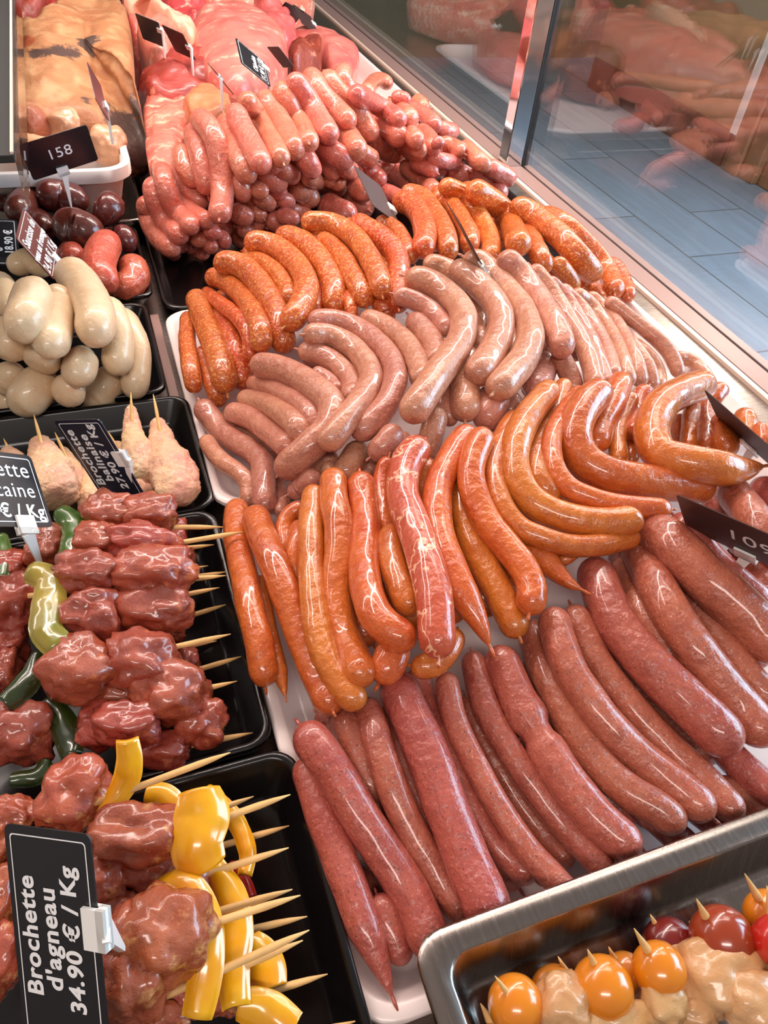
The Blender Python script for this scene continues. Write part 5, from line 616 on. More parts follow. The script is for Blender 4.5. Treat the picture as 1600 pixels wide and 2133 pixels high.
def plain(name, rgb, rough=0.45, coat=0.0, metal=0.0, vary=0.0, scale=30.0, bump=0.0, spec=0.5):
    n = NT(name)
    c = lin(rgb)
    if vary:
        f = n.step(n.noise(scale, 4.0), 0.3, 0.7)
        c = n.mix(f, tuple(v * (1 - vary) for v in c[:3]) + (1,), tuple(min(1, v * (1 + vary)) for v in c[:3]) + (1,))
    if bump:
        n.bump(n.noise(scale * 3, 4.0), bump)
    return n.out(c, rough, coat, 0.12, metal, 0.0, spec)

def sausage_mat(name, a, b, fat, dark, fat_amt, dark_amt, rough=0.36, coat=0.55, hue=0.008, fscale=260.0, val=0.09, bump=0.8):
    n = NT(name)
    base = n.mix(n.step(n.noise(38.0, 4.0, 0.6), 0.35, 0.68), lin(a), lin(b))
    ff = n.noise(fscale, 2.0, 0.5)
    base = n.mix(n.step(ff, 0.66 - fat_amt, 0.72 - fat_amt * 0.6, 0.0, 0.75), base, lin(fat))
    df = n.noise(fscale * 1.7, 1.0, 0.5)
    base = n.mix(n.step(df, 0.72 - dark_amt, 0.75 - dark_amt * 0.8, 0.0, 0.8), base, lin(dark))
    base = n.hsv(base, val, hue)
    n.bump(n.math('ADD', n.noise(95.0, 3.0, 0.5), n.math('MULTIPLY', n.noise(300.0, 2.0), 0.16)), bump, 0.004)
    return n.out(base, rough, coat, 0.07, 0.0, 0.0, 0.5)

MAT = {}
MAT['chip'] = sausage_mat('pink_casing', (212, 120, 98), (198, 100, 82), (232, 166, 140), (150, 60, 45), 0.07, 0.0, 0.34, 0.6, 0.008, 330.0)
MAT['mer'] = sausage_mat('orange_flecked_casing', (206, 98, 42), (182, 74, 28), (240, 168, 96), (130, 44, 16), 0.13, 0.01, 0.34, 0.6, 0.008, 330.0)
MAT['herb'] = sausage_mat('grey_pink_casing', (203, 138, 110), (182, 112, 90), (222, 166, 136), (96, 62, 42), 0.04, 0.06, 0.36, 0.55, 0.008, 420.0)
MAT['toul'] = sausage_mat('dark_pink_casing', (184, 98, 78), (160, 76, 62), (210, 140, 116), (84, 42, 32), 0.03, 0.05, 0.36, 0.55, 0.008, 420.0)
MAT['oran'] = sausage_mat('smooth_orange_casing', (210, 112, 46), (190, 88, 36), (226, 140, 72), (130, 56, 16), 0.0, 0.05, 0.3, 0.7, 0.008, 420.0)
n = NT('reddish_veined_casing')
c = n.mix(n.step(n.noise(38.0, 4.0, 0.6), 0.35, 0.68), lin((198, 88, 58)), lin((184, 70, 46)))
vn = n.math('ABSOLUTE', n.math('SUBTRACT', n.noise(26.0, 3.0, 0.6), 0.5), 0)
c = n.mix(n.step(vn, 0.006, 0.016, 0.9, 0.0), c, lin((244, 186, 150)))
n.bump(n.noise(95.0, 3.0, 0.5), 0.8, 0.004)
MAT['vein'] = n.out(c, 0.32, 0.7, 0.07)
MAT['bd'] = sausage_mat('dark_blood_casing', (108, 48, 40), (86, 36, 32), (120, 52, 44), (50, 16, 14), 0.0, 0.0, 0.28, 0.6, 0.008, 260.0, 0.09, 0.35)
MAT['rs'] = sausage_mat('reddish_casing', (204, 104, 72), (188, 84, 58), (226, 150, 110), (110, 44, 30), 0.03, 0.02)
MAT['bb'] = sausage_mat('white_casing', (220, 194, 158), (212, 178, 140), (234, 212, 174), (196, 160, 120), 0.02, 0.0, 0.4, 0.35, 0.003, 200.0, 0.05, 0.3)

def meat_mat(name, a, b, streak, amount, scale=30.0, rough=0.35, coat=0.6, stretch=(1, 1, 1), bump=0.5):
    n = NT(name)
    mp = n.t.nodes.new('ShaderNodeMapping')
    mp.inputs['Scale'].default_value = stretch
    n.t.links.new(n.tc.outputs['Object'], mp.inputs['Vector'])
    v = mp.outputs['Vector']
    base = n.mix(n.step(n.noise(scale, 5.0, 0.6, v), 0.32, 0.68), lin(a), lin(b))
    base = n.mix(n.step(n.noise(scale * 1.3 + 5, 6.0, 0.65, v), 0.62 - amount, 0.72 - amount, 0.0, 0.9), base, lin(streak))
    base = n.hsv(base, 0.08, 0.006)
    n.bump(n.noise(scale * 4.0, 6.0, 0.65, v), bump * 1.5, 0.003)
    return n.out(base, rough, coat, 0.15)

MAT['red_chunk'] = meat_mat('marinated_red_meat', (180, 80, 54), (136, 50, 38), (204, 108, 64), 0.05, 30.0, 0.28, 0.9)
MAT['lamb_chunk'] = meat_mat('marinated_lamb', (186, 92, 54), (150, 58, 38), (222, 156, 96), 0.06, 34.0, 0.26, 0.9)
MAT['chicken'] = meat_mat('pale_chicken', (222, 176, 122), (206, 152, 96), (214, 160, 60), 0.02, 30.0, 0.3, 0.7, bump=0.3)
MAT['veal'] = meat_mat('pale_pink_meat', (226, 132, 116), (206, 98, 90), (240, 184, 160), 0.06, 11.0, 0.4, 0.4, (1, 2, 2), 0.3)
MAT['pink'] = meat_mat('pink_lean_meat', (226, 112, 104), (206, 84, 80), (242, 178, 160), 0.03, 10.0, 0.4, 0.4, (1, 2, 2), 0.3)
MAT['red'] = meat_mat('red_beef', (176, 58, 50), (140, 36, 36), (222, 140, 120), 0.0, 12.0, 0.4, 0.5, (1, 3, 2), 0.5)
MAT['rib'] = meat_mat('fatty_pink_meat', (238, 150, 124), (222, 104, 84), (250, 206, 176), 0.10, 14.0, 0.4, 0.4, (1, 2, 2), 0.6)
MAT['marble'] = meat_mat('marbled_red_meat', (202, 76, 68), (176, 50, 50), (248, 190, 170), 0.09, 11.0, 0.4, 0.4, (1, 3, 2), 0.5)
MAT['orfat'] = meat_mat('orange_fat', (212, 128, 88), (190, 98, 70), (240, 180, 130), 0.05, 14.0, 0.4, 0.4)
MAT['bone'] = meat_mat('cut_bone_meat', (150, 60, 36), (116, 40, 28), (222, 140, 104), 0.05, 24.0, 0.45, 0.3)
MAT['fat'] = meat_mat('pale_fat', (244, 190, 160), (236, 170, 140), (250, 214, 190), 0.05, 10.0, 0.45, 0.3)
MAT['poultry'] = meat_mat('pale_poultry', (228, 178, 136), (210, 150, 112), (240, 206, 172), 0.06, 22.0, 0.35, 0.6, bump=0.4)
# fatty slab: tan, with grey black and rusty patches; cleft shade painted in
n = NT('aged_fat_crust')
c = n.mix(n.step(n.noise(9.0, 5.0), 0.35, 0.65), lin((184, 130, 88)), lin((164, 104, 66)))
c = n.mix(n.step(n.noise(26.0, 5.0), 0.48, 0.70, 0.0, 0.75), c, lin((204, 158, 114)))
geo = n.t.nodes.new('ShaderNodeNewGeometry')
wob = n.noise(38.0, 5.0, 0.7, geo.outputs['Position'])
def patch(spots):
    acc = None
    for x, y, z, r in spots:
        sb = n.t.nodes.new('ShaderNodeVectorMath')
        sb.operation = 'SUBTRACT'
        n.t.links.new(geo.outputs['Position'], sb.inputs[0])
        sb.inputs[1].default_value = (x, y, z)
        sc = n.t.nodes.new('ShaderNodeVectorMath')
        sc.operation = 'MULTIPLY'
        n.t.links.new(sb.outputs[0], sc.inputs[0])
        sc.inputs[1].default_value = (1.0, 0.6, 0.35)
        ln = n.t.nodes.new('ShaderNodeVectorMath')
        ln.operation = 'LENGTH'
        n.t.links.new(sc.outputs[0], ln.inputs[0])
        d = n.math('DIVIDE', ln.outputs['Value'], r)
        acc = d if acc is None else n.math('MINIMUM', acc, d)
    return n.math('ADD', acc, n.math('MULTIPLY', n.math('SUBTRACT', wob, 0.5), 2.6))
c = n.mix(n.step(patch(RUST), 0.7, 1.25, 0.8, 0.0), c, lin((156, 64, 32)))
c = n.mix(n.step(patch(DARK), 0.8, 1.15, 0.92, 0.0), c, lin((62, 46, 46)))
n.bump(n.noise(50.0, 5.0), 0.8, 0.006)
MAT['slab'] = n.out(c, 0.55, 0.1)
# breaded crust
n = NT('golden_crumb_crust')
c = n.mix(n.step(n.noise(24.0, 4.0), 0.36, 0.62), lin((232, 192, 146)), lin((222, 160, 136)))
c = n.mix(n.step(n.noise(160.0, 3.0), 0.5, 0.7, 0.0, 0.5), c, lin((244, 220, 176)))
n.bump(n.noise(190.0, 4.0), 0.8, 0.004)
MAT['crust'] = n.out(n.hsv(c, 0.06, 0.01), 0.55, 0.15)
def pepper_mat(name, a, b, scale=28.0):
    n = NT(name)
    c = n.mix(n.step(n.noise(scale, 4.0), 0.35, 0.7), lin(a), lin(b))
    n.bump(n.noise(40.0, 3.0), 0.2, 0.002)
    return n.out(c, 0.25, 0.8, 0.1)
MAT['pep_g'] = pepper_mat('green_pepper', (72, 108, 30), (56, 88, 24))
MAT['pep_d'] = pepper_mat('dark_green_pepper', (44, 62, 20), (32, 46, 18))
MAT['pep_y'] = pepper_mat('yellow_green_pepper', (176, 150, 60), (110, 112, 34), 18.0)
MAT['pep_o'] = pepper_mat('yellow_pepper', (240, 176, 26), (232, 150, 18))
MAT['pep_r'] = pepper_mat('red_pepper', (176, 34, 20), (150, 26, 18))
MAT['tom_o'] = pepper_mat('orange_tomato', (230, 138, 24), (222, 120, 18), 14.0)
MAT['tom_a'] = pepper_mat('amber_tomato', (206, 124, 30), (190, 104, 26), 14.0)
MAT['tom_d'] = pepper_mat('dark_red_tomato', (128, 26, 20), (104, 20, 18), 14.0)
MAT['tom_b'] = pepper_mat('brown_red_tomato', (164, 62, 26), (140, 46, 22), 14.0)
MAT['tom_r'] = pepper_mat('bright_red_tomato', (206, 36, 24), (186, 28, 20), 14.0)
MAT['wood'] = plain('pale_bamboo', (232, 184, 118), 0.55, vary=0.12, scale=60.0)
MAT['black_tray'] = plain('black_plastic', (13, 10, 10), 0.25, 0.0, vary=0.15, scale=8.0)
MAT['white_tray'] = plain('white_plastic', (244, 226, 222), 0.3, 0.2, vary=0.02)
MAT['tub'] = plain('white_tub_plastic', (246, 236, 230), 0.35, 0.1, vary=0.02)
MAT['clip'] = plain('white_clip_plastic', (246, 244, 240), 0.35, 0.2)
MAT['card_black'] = plain('black_card', (22, 22, 28), 0.35, 0.3)
MAT['card_dark'] = plain('charcoal_card', (52, 40, 40), 0.35, 0.3)
MAT['card_navy'] = plain('navy_card', (26, 28, 46), 0.35, 0.3)
MAT['card_brown'] = plain('brown_card', (78, 42, 42), 0.35, 0.4)
MAT['card_mauve'] = plain('mauve_brown_card', (64, 38, 36), 0.5, 0.0)
MAT['ink'] = plain('white_ink', (246, 246, 248), 0.5)
MAT['knot'] = plain('casing_thread', (236, 172, 140), 0.4, 0.4)
# brushed steel
def steel(name, rgb, rough, sc=(2, 160, 2)):
    n = NT(name)
    mp = n.t.nodes.new('ShaderNodeMapping')
    mp.inputs['Scale'].default_value = sc
    n.t.links.new(n.tc.outputs['Object'], mp.inputs['Vector'])
    f = n.noise(12.0, 4.0, 0.6, mp.outputs['Vector'])
    c = n.mix(f, tuple(v * 0.88 for v in lin(rgb)[:3]) + (1,), lin(rgb))
    return n.out(c, n.step(f, 0.2, 0.8, rough * 0.75, rough * 1.3), 0.0, 0.1, 1.0)
MAT['steel'] = steel('brushed_steel', (176, 164, 156), 0.28)
MAT['pan_steel'] = steel('pan_steel', (158, 148, 142), 0.25, (30, 2, 2))
MAT['chrome'] = plain('chrome', (214, 212, 212), 0.07, 0.0, 1.0)
MAT['alu'] = plain('anodised_profile', (158, 126, 118), 0.42, 0.0, 0.2)
MAT['alu_edge'] = plain('cream_profile', (222, 194, 176), 0.4, 0.1)
MAT['gasket'] = plain('dark_gasket', (34, 28, 26), 0.5)
MAT['shelf'] = plain('dark_shelf', (30, 30, 28), 0.7, 0.0)
# clear pane: see-through with a reflection that grows at grazing angles
def glass_mat(name, tint, f0):
    m = bpy.data.materials.new(name)
    m.use_nodes = True
    t = m.node_tree
    t.nodes.clear()
    o = t.nodes.new('ShaderNodeOutputMaterial')
    mx = t.nodes.new('ShaderNodeMixShader')
    tr = t.nodes.new('ShaderNodeBsdfTransparent')
    tr.inputs[0].default_value = tint
    gl = t.nodes.new('ShaderNodeBsdfGlossy')
    gl.inputs['Roughness'].default_value = 0.0
    lw = t.nodes.new('ShaderNodeLayerWeight')
    lw.inputs['Blend'].default_value = 0.5
    pw = t.nodes.new('ShaderNodeMath')
    pw.operation = 'POWER'
    pw.inputs[1].default_value = 5.0
    mr = t.nodes.new('ShaderNodeMapRange')
    mr.inputs['To Min'].default_value = f0
    mr.inputs['To Max'].default_value = 1.0
    t.links.new(lw.outputs['Facing'], pw.inputs[0])
    t.links.new(pw.outputs[0], mr.inputs['Value'])
    t.links.new(mr.outputs[0], mx.inputs[0])
    t.links.new(tr.outputs[0], mx.inputs[1])
    t.links.new(gl.outputs[0], mx.inputs[2])
    t.links.new(mx.outputs[0], o.inputs[0])
    return m
MAT['glass'] = glass_mat('clear_pane', (0.97, 0.985, 0.975, 1), 0.11)
MAT['acrylic'] = glass_mat('clear_acrylic', (0.9, 0.9, 0.88, 1), 0.12)
# floor planks
n = NT('blue_grey_wood_tile')
mp = n.t.nodes.new('ShaderNodeMapping')
mp.inputs['Rotation'].default_value = (0, 0, math.radians(90))
mp.inputs['Location'].default_value = (0.35, 0.02, 0)
n.t.links.new(n.tc.outputs['Object'], mp.inputs['Vector'])
br = n.t.nodes.new('ShaderNodeTexBrick')
br.inputs['Color1'].default_value = lin((158, 170, 184))
br.inputs['Color2'].default_value = lin((142, 154, 168))
br.inputs['Mortar'].default_value = lin((96, 98, 102))
br.inputs['Scale'].default_value = 1.0
br.inputs['Mortar Size'].default_value = 0.005
br.inputs['Brick Width'].default_value = 1.22
br.inputs['Row Height'].default_value = 0.335
br.offset = 0.37
n.t.links.new(mp.outputs['Vector'], br.inputs['Vector'])
mp2 = n.t.nodes.new('ShaderNodeMapping')
mp2.inputs['Scale'].default_value = (14, 1.2, 1)
n.t.links.new(n.tc.outputs['Object'], mp2.inputs['Vector'])
g = n.noise(2.0, 6.0, 0.6, mp2.outputs['Vector'])
c = n.mix(n.step(g, 0.35, 0.7, 0.0, 0.55), br.outputs['Color'], lin((128, 128, 132)))
MAT['floor'] = n.out(c, 0.3, 0.2)
MAT['wall'] = plain('beige_wall', (160, 134, 98), 0.6, vary=0.08, scale=3.0)
MAT['wall_dark'] = plain('shaded_olive_wall', (112, 94, 66), 0.6, vary=0.15, scale=2.0)  # shade of a dim corridor painted into the far wall's colour
MAT['skirting'] = plain('brown_skirting', (112, 78, 58), 0.5, vary=0.1, scale=6.0)
MAT['door_wood'] = plain('door_wood', (150, 108, 76), 0.45, vary=0.15, scale=6.0)
MAT['trim_white'] = plain('white_trim', (232, 226, 218), 0.5)
MAT['grille'] = plain('grille_plastic', (226, 176, 164), 0.4)
MAT['deck'] = MAT['steel']

# ------------------------------------------------------------------ mesh helpers
def mesh_obj(name, verts, faces, mat, parent=None, smooth=True, loc=None):
    me = bpy.data.meshes.new(name)
    me.from_pydata([tuple(v) for v in verts], [], faces)
    me.validate()
    if smooth:
        me.polygons.foreach_set('use_smooth', [True] * len(me.polygons))
    if mat is not None:
        me.materials.append(mat)
    me.update()
    o = bpy.data.objects.new(name, me)
    col.objects.link(o)
    if loc is not None:
        o.location = loc
    if parent is not None:
        o.parent = parent
    return o

def bm_obj(name, bm, mat, parent=None, smooth=True, loc=None):
    me = bpy.data.meshes.new(name)
    bmesh.ops.recalc_face_normals(bm, faces=bm.faces)
    bm.to_mesh(me)
    bm.free()
    if smooth:
        me.polygons.foreach_set('use_smooth', [True] * len(me.polygons))
    me.materials.append(mat)
    o = bpy.data.objects.new(name, me)
    col.objects.link(o)
    if loc is not None:
        o.location = loc
    if parent is not None:
        o.parent = parent
    return o

def empty(name, loc):
    o = bpy.data.objects.new(name, None)
    o.empty_display_size = 0.02
    o.location = loc
    col.objects.link(o)
    return o

def tag(o, label, cat, group=None, kind=None):
    if label:
        o['label'] = label
    if cat:
        o['category'] = cat
    if group:
        o['group'] = group
    if kind:
        o['kind'] = kind
    return o

def struct(o, label=None):
    o['kind'] = 'structure'
    if label:
        o['label'] = label
    return o

def spline(pts, per=10):
    P = [Vector(p) for p in pts]
    if len(P) == 2:
        return [P[0].lerp(P[1], i / per) for i in range(per + 1)]
    E = [P[0] * 2 - P[1]] + P + [P[-1] * 2 - P[-2]]
    out = []
    for i in range(len(P) - 1):
        a, b, c, d = E[i:i + 4]
        for k in range(per):
            t = k / per
            out.append(0.5 * ((2 * b) + (c - a) * t + (2 * a - 5 * b + 4 * c - d) * t * t + (-a + 3 * b - 3 * c + d) * t ** 3))
    out.append(P[-1])
    return out

def resample(pts, nseg):
    d = [0.0]
    for a, b in zip(pts, pts[1:]):
        d.append(d[-1] + (b - a).length)
    L = d[-1]
    out = []
    j = 0
    for i in range(nseg + 1):
        s = L * i / nseg
        while j < len(d) - 2 and d[j + 1] < s:
            j += 1
        t = (s - d[j]) / max(d[j + 1] - d[j], 1e-9)
        out.append(pts[j].lerp(pts[j + 1], min(max(t, 0), 1)))
    return out, L

def tube_mesh(path, radii, seg=18, seed=0.0, lump=0.0, squash=1.0):
    """rings around a path, closed at both ends; returns verts and faces"""
    n = len(path)
    T = []
    for i in range(n):
        a = path[max(i - 1, 0)]
        b = path[min(i + 1, n - 1)]
        v = (b - a)
        T.append(v.normalized() if v.length > 1e-9 else Vector((1, 0, 0)))
    up = Vector((0, 0, 1))
    N = up - T[0] * up.dot(T[0])
    if N.length < 1e-3:
        N = Vector((1, 0, 0)) - T[0] * T[0].x
    N.normalize()
    verts, faces = [], []
    for i in range(n):
        N = N - T[i] * N.dot(T[i])
        N.normalize()
        B = T[i].cross(N)
        for k in range(seg):
            a = 2 * math.pi * k / seg
            r = radii[i]
            dv = N * math.cos(a) * squash + B * math.sin(a)
            if lump:
                p = path[i] + dv * r
                r *= 1 + lump * noise.noise(p * 45.0 + Vector((seed, seed * 0.7, 0)))
            verts.append(path[i] + dv * r)
    for i in range(n - 1):
        for k in range(seg):
            k2 = (k + 1) % seg
            faces.append((i * seg + k, i * seg + k2, (i + 1) * seg + k2, (i + 1) * seg + k))
    faces.append(tuple(reversed(range(seg))))
    faces.append(tuple((n - 1) * seg + k for k in range(seg)))
    return verts, faces

def lump_mesh(radii, seed, amp=0.18, freq=1.6, sub=4, folds=0.0, crisp=0.0, rotz=0.0):
    bm = bmesh.new()
    bmesh.ops.create_icosphere(bm, subdivisions=sub, radius=1.0)
    sv = Vector((seed * 3.17, seed * 1.31, seed * 2.11))
    R = Matrix.Rotation(rotz, 3, 'Z')
    for v in bm.verts:
        p = v.co.copy()
        # slightly boxy
        q = p.copy()
        m = max(abs(q.x), abs(q.y), abs(q.z))
        p = p.lerp(q / m * 0.86, 0.28)
        d = 1 + amp * noise.noise(v.co * freq + sv) + amp * 0.5 * noise.noise(v.co * freq * 2.3 + sv)
        if folds:
            w = noise.noise(v.co * 1.1 + sv) * 3.0
            g = abs(noise.noise(Vector((v.co.x * 1.3 + w * 0.25, v.co.y * 2.2, v.co.z * 2.2)) + sv * 2))
            d -= folds * max(0.0, 1 - g / 0.13)
        if crisp:
            d += crisp * noise.noise(v.co * 9.0 + sv) + crisp * 0.7 * noise.noise(v.co * 19.0 + sv)
        p = p * d
        v.co = R @ Vector((p.x * radii[0], p.y * radii[1], p.z * radii[2]))
    return bm

def pillow_mesh(outline, h, seed, rings=12, amp=0.12, freq=9.0, power=2.4, under=0.02):
    """a cushion of real thickness over an outline given in space"""
    P = spline([Vector(p) for p in outline] + [Vector(outline[0])], 6)[:-1]
    c = sum(P, Vector()) / len(P)
    n = len(P)
    verts, faces = [], []
    for j in range(rings):
        s = 1 - j / rings
        z = h * (1 - s ** power) ** (1 / power)
        for p in P:
            q = c + (p - c) * s
            q.z += z
            if j:
                q.z += max(h * amp * 3.0, amp * 0.06) * noise.noise(q * freq + Vector((seed, 0, 0))) + amp * 0.03 * noise.noise(q * freq * 3.1)
                q.x += h * amp * noise.noise(q * freq * 1.7 + Vector((0, seed, 3))) * 0.8
            verts.append(q)
    verts.append(c + Vector((0, 0, h)))
    top = len(verts) - 1
    for j in range(rings - 1):
        for k in range(n):
            k2 = (k + 1) % n
            faces.append((j * n + k, j * n + k2, (j + 1) * n + k2, (j + 1) * n + k))
    for k in range(n):
        faces.append(((rings - 1) * n + k, (rings - 1) * n + (k + 1) % n, top))
    b0 = len(verts)
    for p in P:
        q = c + (p - c) * 0.94
        q.z = p.z - under
        verts.append(q)
    for k in range(n):
        k2 = (k + 1) % n
        faces.append((k2, k, b0 + k, b0 + k2))
    verts.append(c - Vector((0, 0, under)))
    for k in range(n):
        faces.append((b0 + (k + 1) % n, b0 + k, len(verts) - 1))
    return verts, faces

def recentred(name, verts, faces, mat, parent=None, smooth=True):
    V = [Vector(v) for v in verts]
    lo = Vector((min(v.x for v in V), min(v.y for v in V), min(v.z for v in V)))
    hi = Vector((max(v.x for v in V), max(v.y for v in V), max(v.z for v in V)))
    c = (lo + hi) / 2
    if parent is not None:
        o = mesh_obj(name, [v - c for v in V], faces, mat, parent, smooth, c - parent.location)
    else:
        o = mesh_obj(name, [v - c for v in V], faces, mat, None, smooth, c)
    return o

def box(name, lo, hi, mat, parent=None, bev=0.0):
    bm = bmesh.new()
    bmesh.ops.create_cube(bm, size=1.0)
    lo = Vector(lo)
    hi = Vector(hi)
    c = (lo + hi) / 2
    for v in bm.verts:
        v.co = Vector((v.co.x * (hi.x - lo.x), v.co.y * (hi.y - lo.y), v.co.z * (hi.z - lo.z)))
    if bev:
        bmesh.ops.bevel(bm, geom=list(bm.edges), offset=bev, segments=2, affect='EDGES', profile=0.5)
    return bm_obj(name, bm, mat, parent, False, c - (parent.location if parent else Vector()))

def rrect(x0, x1, y0, y1, r, seg=6):
    pts = []
    for cx, cy, a0 in ((x1 - r, y1 - r, 0), (x0 + r, y1 - r, 90), (x0 + r, y0 + r, 180), (x1 - r, y0 + r, 270)):
        for i in range(seg + 1):
            a = math.radians(a0 + 90 * i / seg)
            pts.append((cx + r * math.cos(a), cy + r * math.sin(a)))
    return pts

def basin(name, x0, x1, y0, y1, zr, zb, mat, lip=0.008, wall=0.012, r=0.03, drop=0.006, thick=0.003, parent=None):
    """open tray: outer skirt, flat lip, sloping inner wall, floor"""
    rings = []
    def ring(inset, z, rr):
        rings.append([(x, y, z) for x, y in rrect(x0 + inset, x1 - inset, y0 + inset, y1 - inset, max(rr, 0.004))])
    ring(wall + lip + thick * 0.2, zb, r)                     # underside
    ring(lip * 0.6 + wall * 0.0 + 0.001, zr - drop - 0.004, r)
    ring(0.0, zr - drop, r)
    ring(0.0, zr - 0.0015, r)
    ring(0.0015, zr, r)
    ring(lip, zr, r * 0.8)
    ring(lip + 0.002, zr - 0.002, r * 0.78)
    ring(lip + wall, zb + thick + 0.006, r * 0.65)
    ring(lip + wall + 0.006, zb + thick, r * 0.55)
    verts = [p for q in rings for p in q]
    n = len(rings[0])
    faces = []
    for j in range(len(rings) - 1):
        for k in range(n):
            k2 = (k + 1) % n
            faces.append((j * n + k, j * n + k2, (j + 1) * n + k2, (j + 1) * n + k))
    faces.append(tuple((len(rings) - 1) * n + k for k in range(n)))
    faces.append(tuple(reversed(range(n))))
    c = Vector(((x0 + x1) / 2, (y0 + y1) / 2, zb))
    o = mesh_obj(name, [Vector(v) - c for v in verts], faces, mat, parent, True, c)
    mod = o.modifiers.new('edge', 'EDGE_SPLIT')
    mod.split_angle = math.radians(50)
    return o

# ------------------------------------------------------------------ room
FZ = -0.85
struct(box('floor', (0.98, -3.0, FZ - 0.05), (7.5, 7.5, FZ), MAT['floor']), 'blue grey wood look floor tiles beyond the glass')
WX = 3.52
struct(box('wall_back', (0.98, 5.9, FZ), (7.0, 6.0, 2.2), MAT['wall_dark']), 'far brown wall beyond the glass, corridor shade in its colour')
struct(box('wall_right', (WX, 3.62, FZ), (WX + 0.1, 5.15, 2.2), MAT['wall']), 'beige wall beyond the glass')
struct(box('baseboard_right', (WX - 0.02, 3.62, FZ), (WX, 5.15, FZ + 0.19), MAT['skirting']), 'brown skirting board at the foot of the beige wall')
struct(box('trim_1', (WX - 0.035, 3.57, FZ + 0.19), (WX + 0.1, 3.62, 2.2), MAT['trim_white']), 'narrow white trim at the edge of the beige wall')
struct(box('trim_2', (WX - 0.03, 3.46, FZ), (WX + 0.1, 3.57, 2.2), MAT['door_wood'], None, 0.006), 'brown wooden door casing')
struct(box('trim_3', (WX - 0.01, 3.34, FZ), (WX + 0.1, 3.455, 2.2), MAT['door_wood'], None, 0.006), 'inner strip of the brown wooden door casing')
struct(box('door_1', (WX + 0.03, 2.35, FZ), (WX + 0.08, 3.335, 2.2), MAT['door_wood'], None, 0.004), 'brown wooden door at the right border')

# ------------------------------------------------------------------ display case
struct(box('counter_deck', (-0.9, -0.35, -0.03), (0.872, 3.6, 0.0), MAT['deck']), 'steel deck of the display case')
struct(box('case_front', (0.955, -0.35, -0.85), (0.975, 3.6, -0.03), MAT['alu_edge']), 'front panel of the display case below the glass')
struct(box('case_wall_back', (-0.9, 3.55, 0.0), (0.94, 3.6, 0.7), MAT['shelf']), 'dark end wall of the case')
rail = empty('glass_rail', (0.9, 1.5, 0.0))
tag(rail, 'pinkish aluminium rail holding the front glass along the case', 'rail')
box('inner_ledge', (0.872, -0.35, -0.03), (0.882, 3.6, 0.006), MAT['alu_edge'], rail, 0.001)
box('gasket', (0.882, -0.35, -0.03), (0.887, 3.6, 0.002), MAT['gasket'], rail)
box('profile', (0.887, -0.35, -0.03), (0.926, 3.6, 0.004), MAT['alu'], rail, 0.001)
box('outer_gasket', (0.926, -0.35, -0.03), (0.930, 3.6, 0.000), MAT['gasket'], rail)
box('outer_lip', (0.938, -0.35, -0.03), (0.955, 3.6, 0.000), MAT['alu'], rail, 0.001)
PY = 1.555
gl = box('window_1', (0.930, -0.35, -0.02), (0.938, PY - 0.012, 0.74), MAT['glass'])
struct(gl, 'near front glass pane of the case')
gl = box('window_2', (0.930, PY + 0.03, -0.02), (0.938, 3.6, 0.74), MAT['glass'])
struct(gl, 'far front glass pane of the case')
post = empty('glass_post', (0.90, PY, 0.0))
tag(post, 'upright chrome post between the two glass panes', 'post')
box('upright', (0.886, PY - 0.012, 0.004), (0.926, PY + 0.028, 0.74), MAT['chrome'], post, 0.002)
box('seal', (0.926, PY - 0.012, 0.004), (0.942, PY + 0.03, 0.74), MAT['gasket'], post)
shelf = empty('side_shelf', (-0.3, 1.6, 0.3))
tag(shelf, 'dark shelf with clear acrylic edge at the upper left border', 'shelf')
box('board', (-0.6, 0.85, 0.296), (-0.069, 3.0, 0.304), MAT['shelf'], shelf, 0.001)
box('clear_edge', (-0.069, 0.85, 0.262), (-0.063, 3.0, 0.306), MAT['acrylic'], shelf, 0.001)
box('edge_strip', (-0.072, 0.852, 0.304), (-0.069, 3.0, 0.3065), MAT['alu_edge'], shelf)

# ------------------------------------------------------------------ trays, tub and pan
def tray(label, cat, *a, **k):
    nm = k.pop('name')
    return tag(basin(nm, *a, **k), label, cat)
BT, WT = MAT['black_tray'], MAT['white_tray']
tray('long white tray under the orange and speckled pink sausages, foreground', 'tray', 0.062, 0.80, 0.085, 0.572, 0.035, 0.002, WT, name='white_tray', lip=0.010, wall=0.02, r=0.035)
tray('white tray under the grey pink and flecked orange sausages', 'tray', 0.062, 0.795, 0.578, 0.995, 0.035, 0.002, WT, name='white_tray', lip=0.010, wall=0.02, r=0.035)
tray('black tray under the pink chipolata pile', 'tray', 0.066, 0.80, 1.01, 1.62, 0.030, 0.002, BT, name='black_tray', lip=0.006, wall=0.01, r=0.03)
tray('white tray under the raw meat joints at the back', 'tray', 0.10, 0.80, 1.66, 2.45, 0.035, 0.002, WT, name='white_tray', lip=0.012, wall=0.02, r=0.06)
tray('black tray of yellow pepper lamb skewers, nearest at left', 'tray', -0.26, 0.0725, 0.02, 0.285, 0.05, 0.004, BT, name='black_tray', lip=0.005, wall=0.012, r=0.022)
tray('black tray of red meat skewers with green peppers', 'tray', -0.27, 0.0605, 0.293, 0.572, 0.045, 0.004, BT, name='black_tray', lip=0.005, wall=0.012, r=0.022)
tray('black tray of breaded skewers', 'tray', -0.27, 0.0645, 0.578, 0.785, 0.04, 0.004, BT, name='black_tray', lip=0.005, wall=0.012, r=0.022)
tray('black tray of fat white sausages', 'tray', -0.27, 0.043, 0.795, 1.02, 0.04, 0.004, BT, name='black_tray', lip=0.005, wall=0.012, r=0.022)
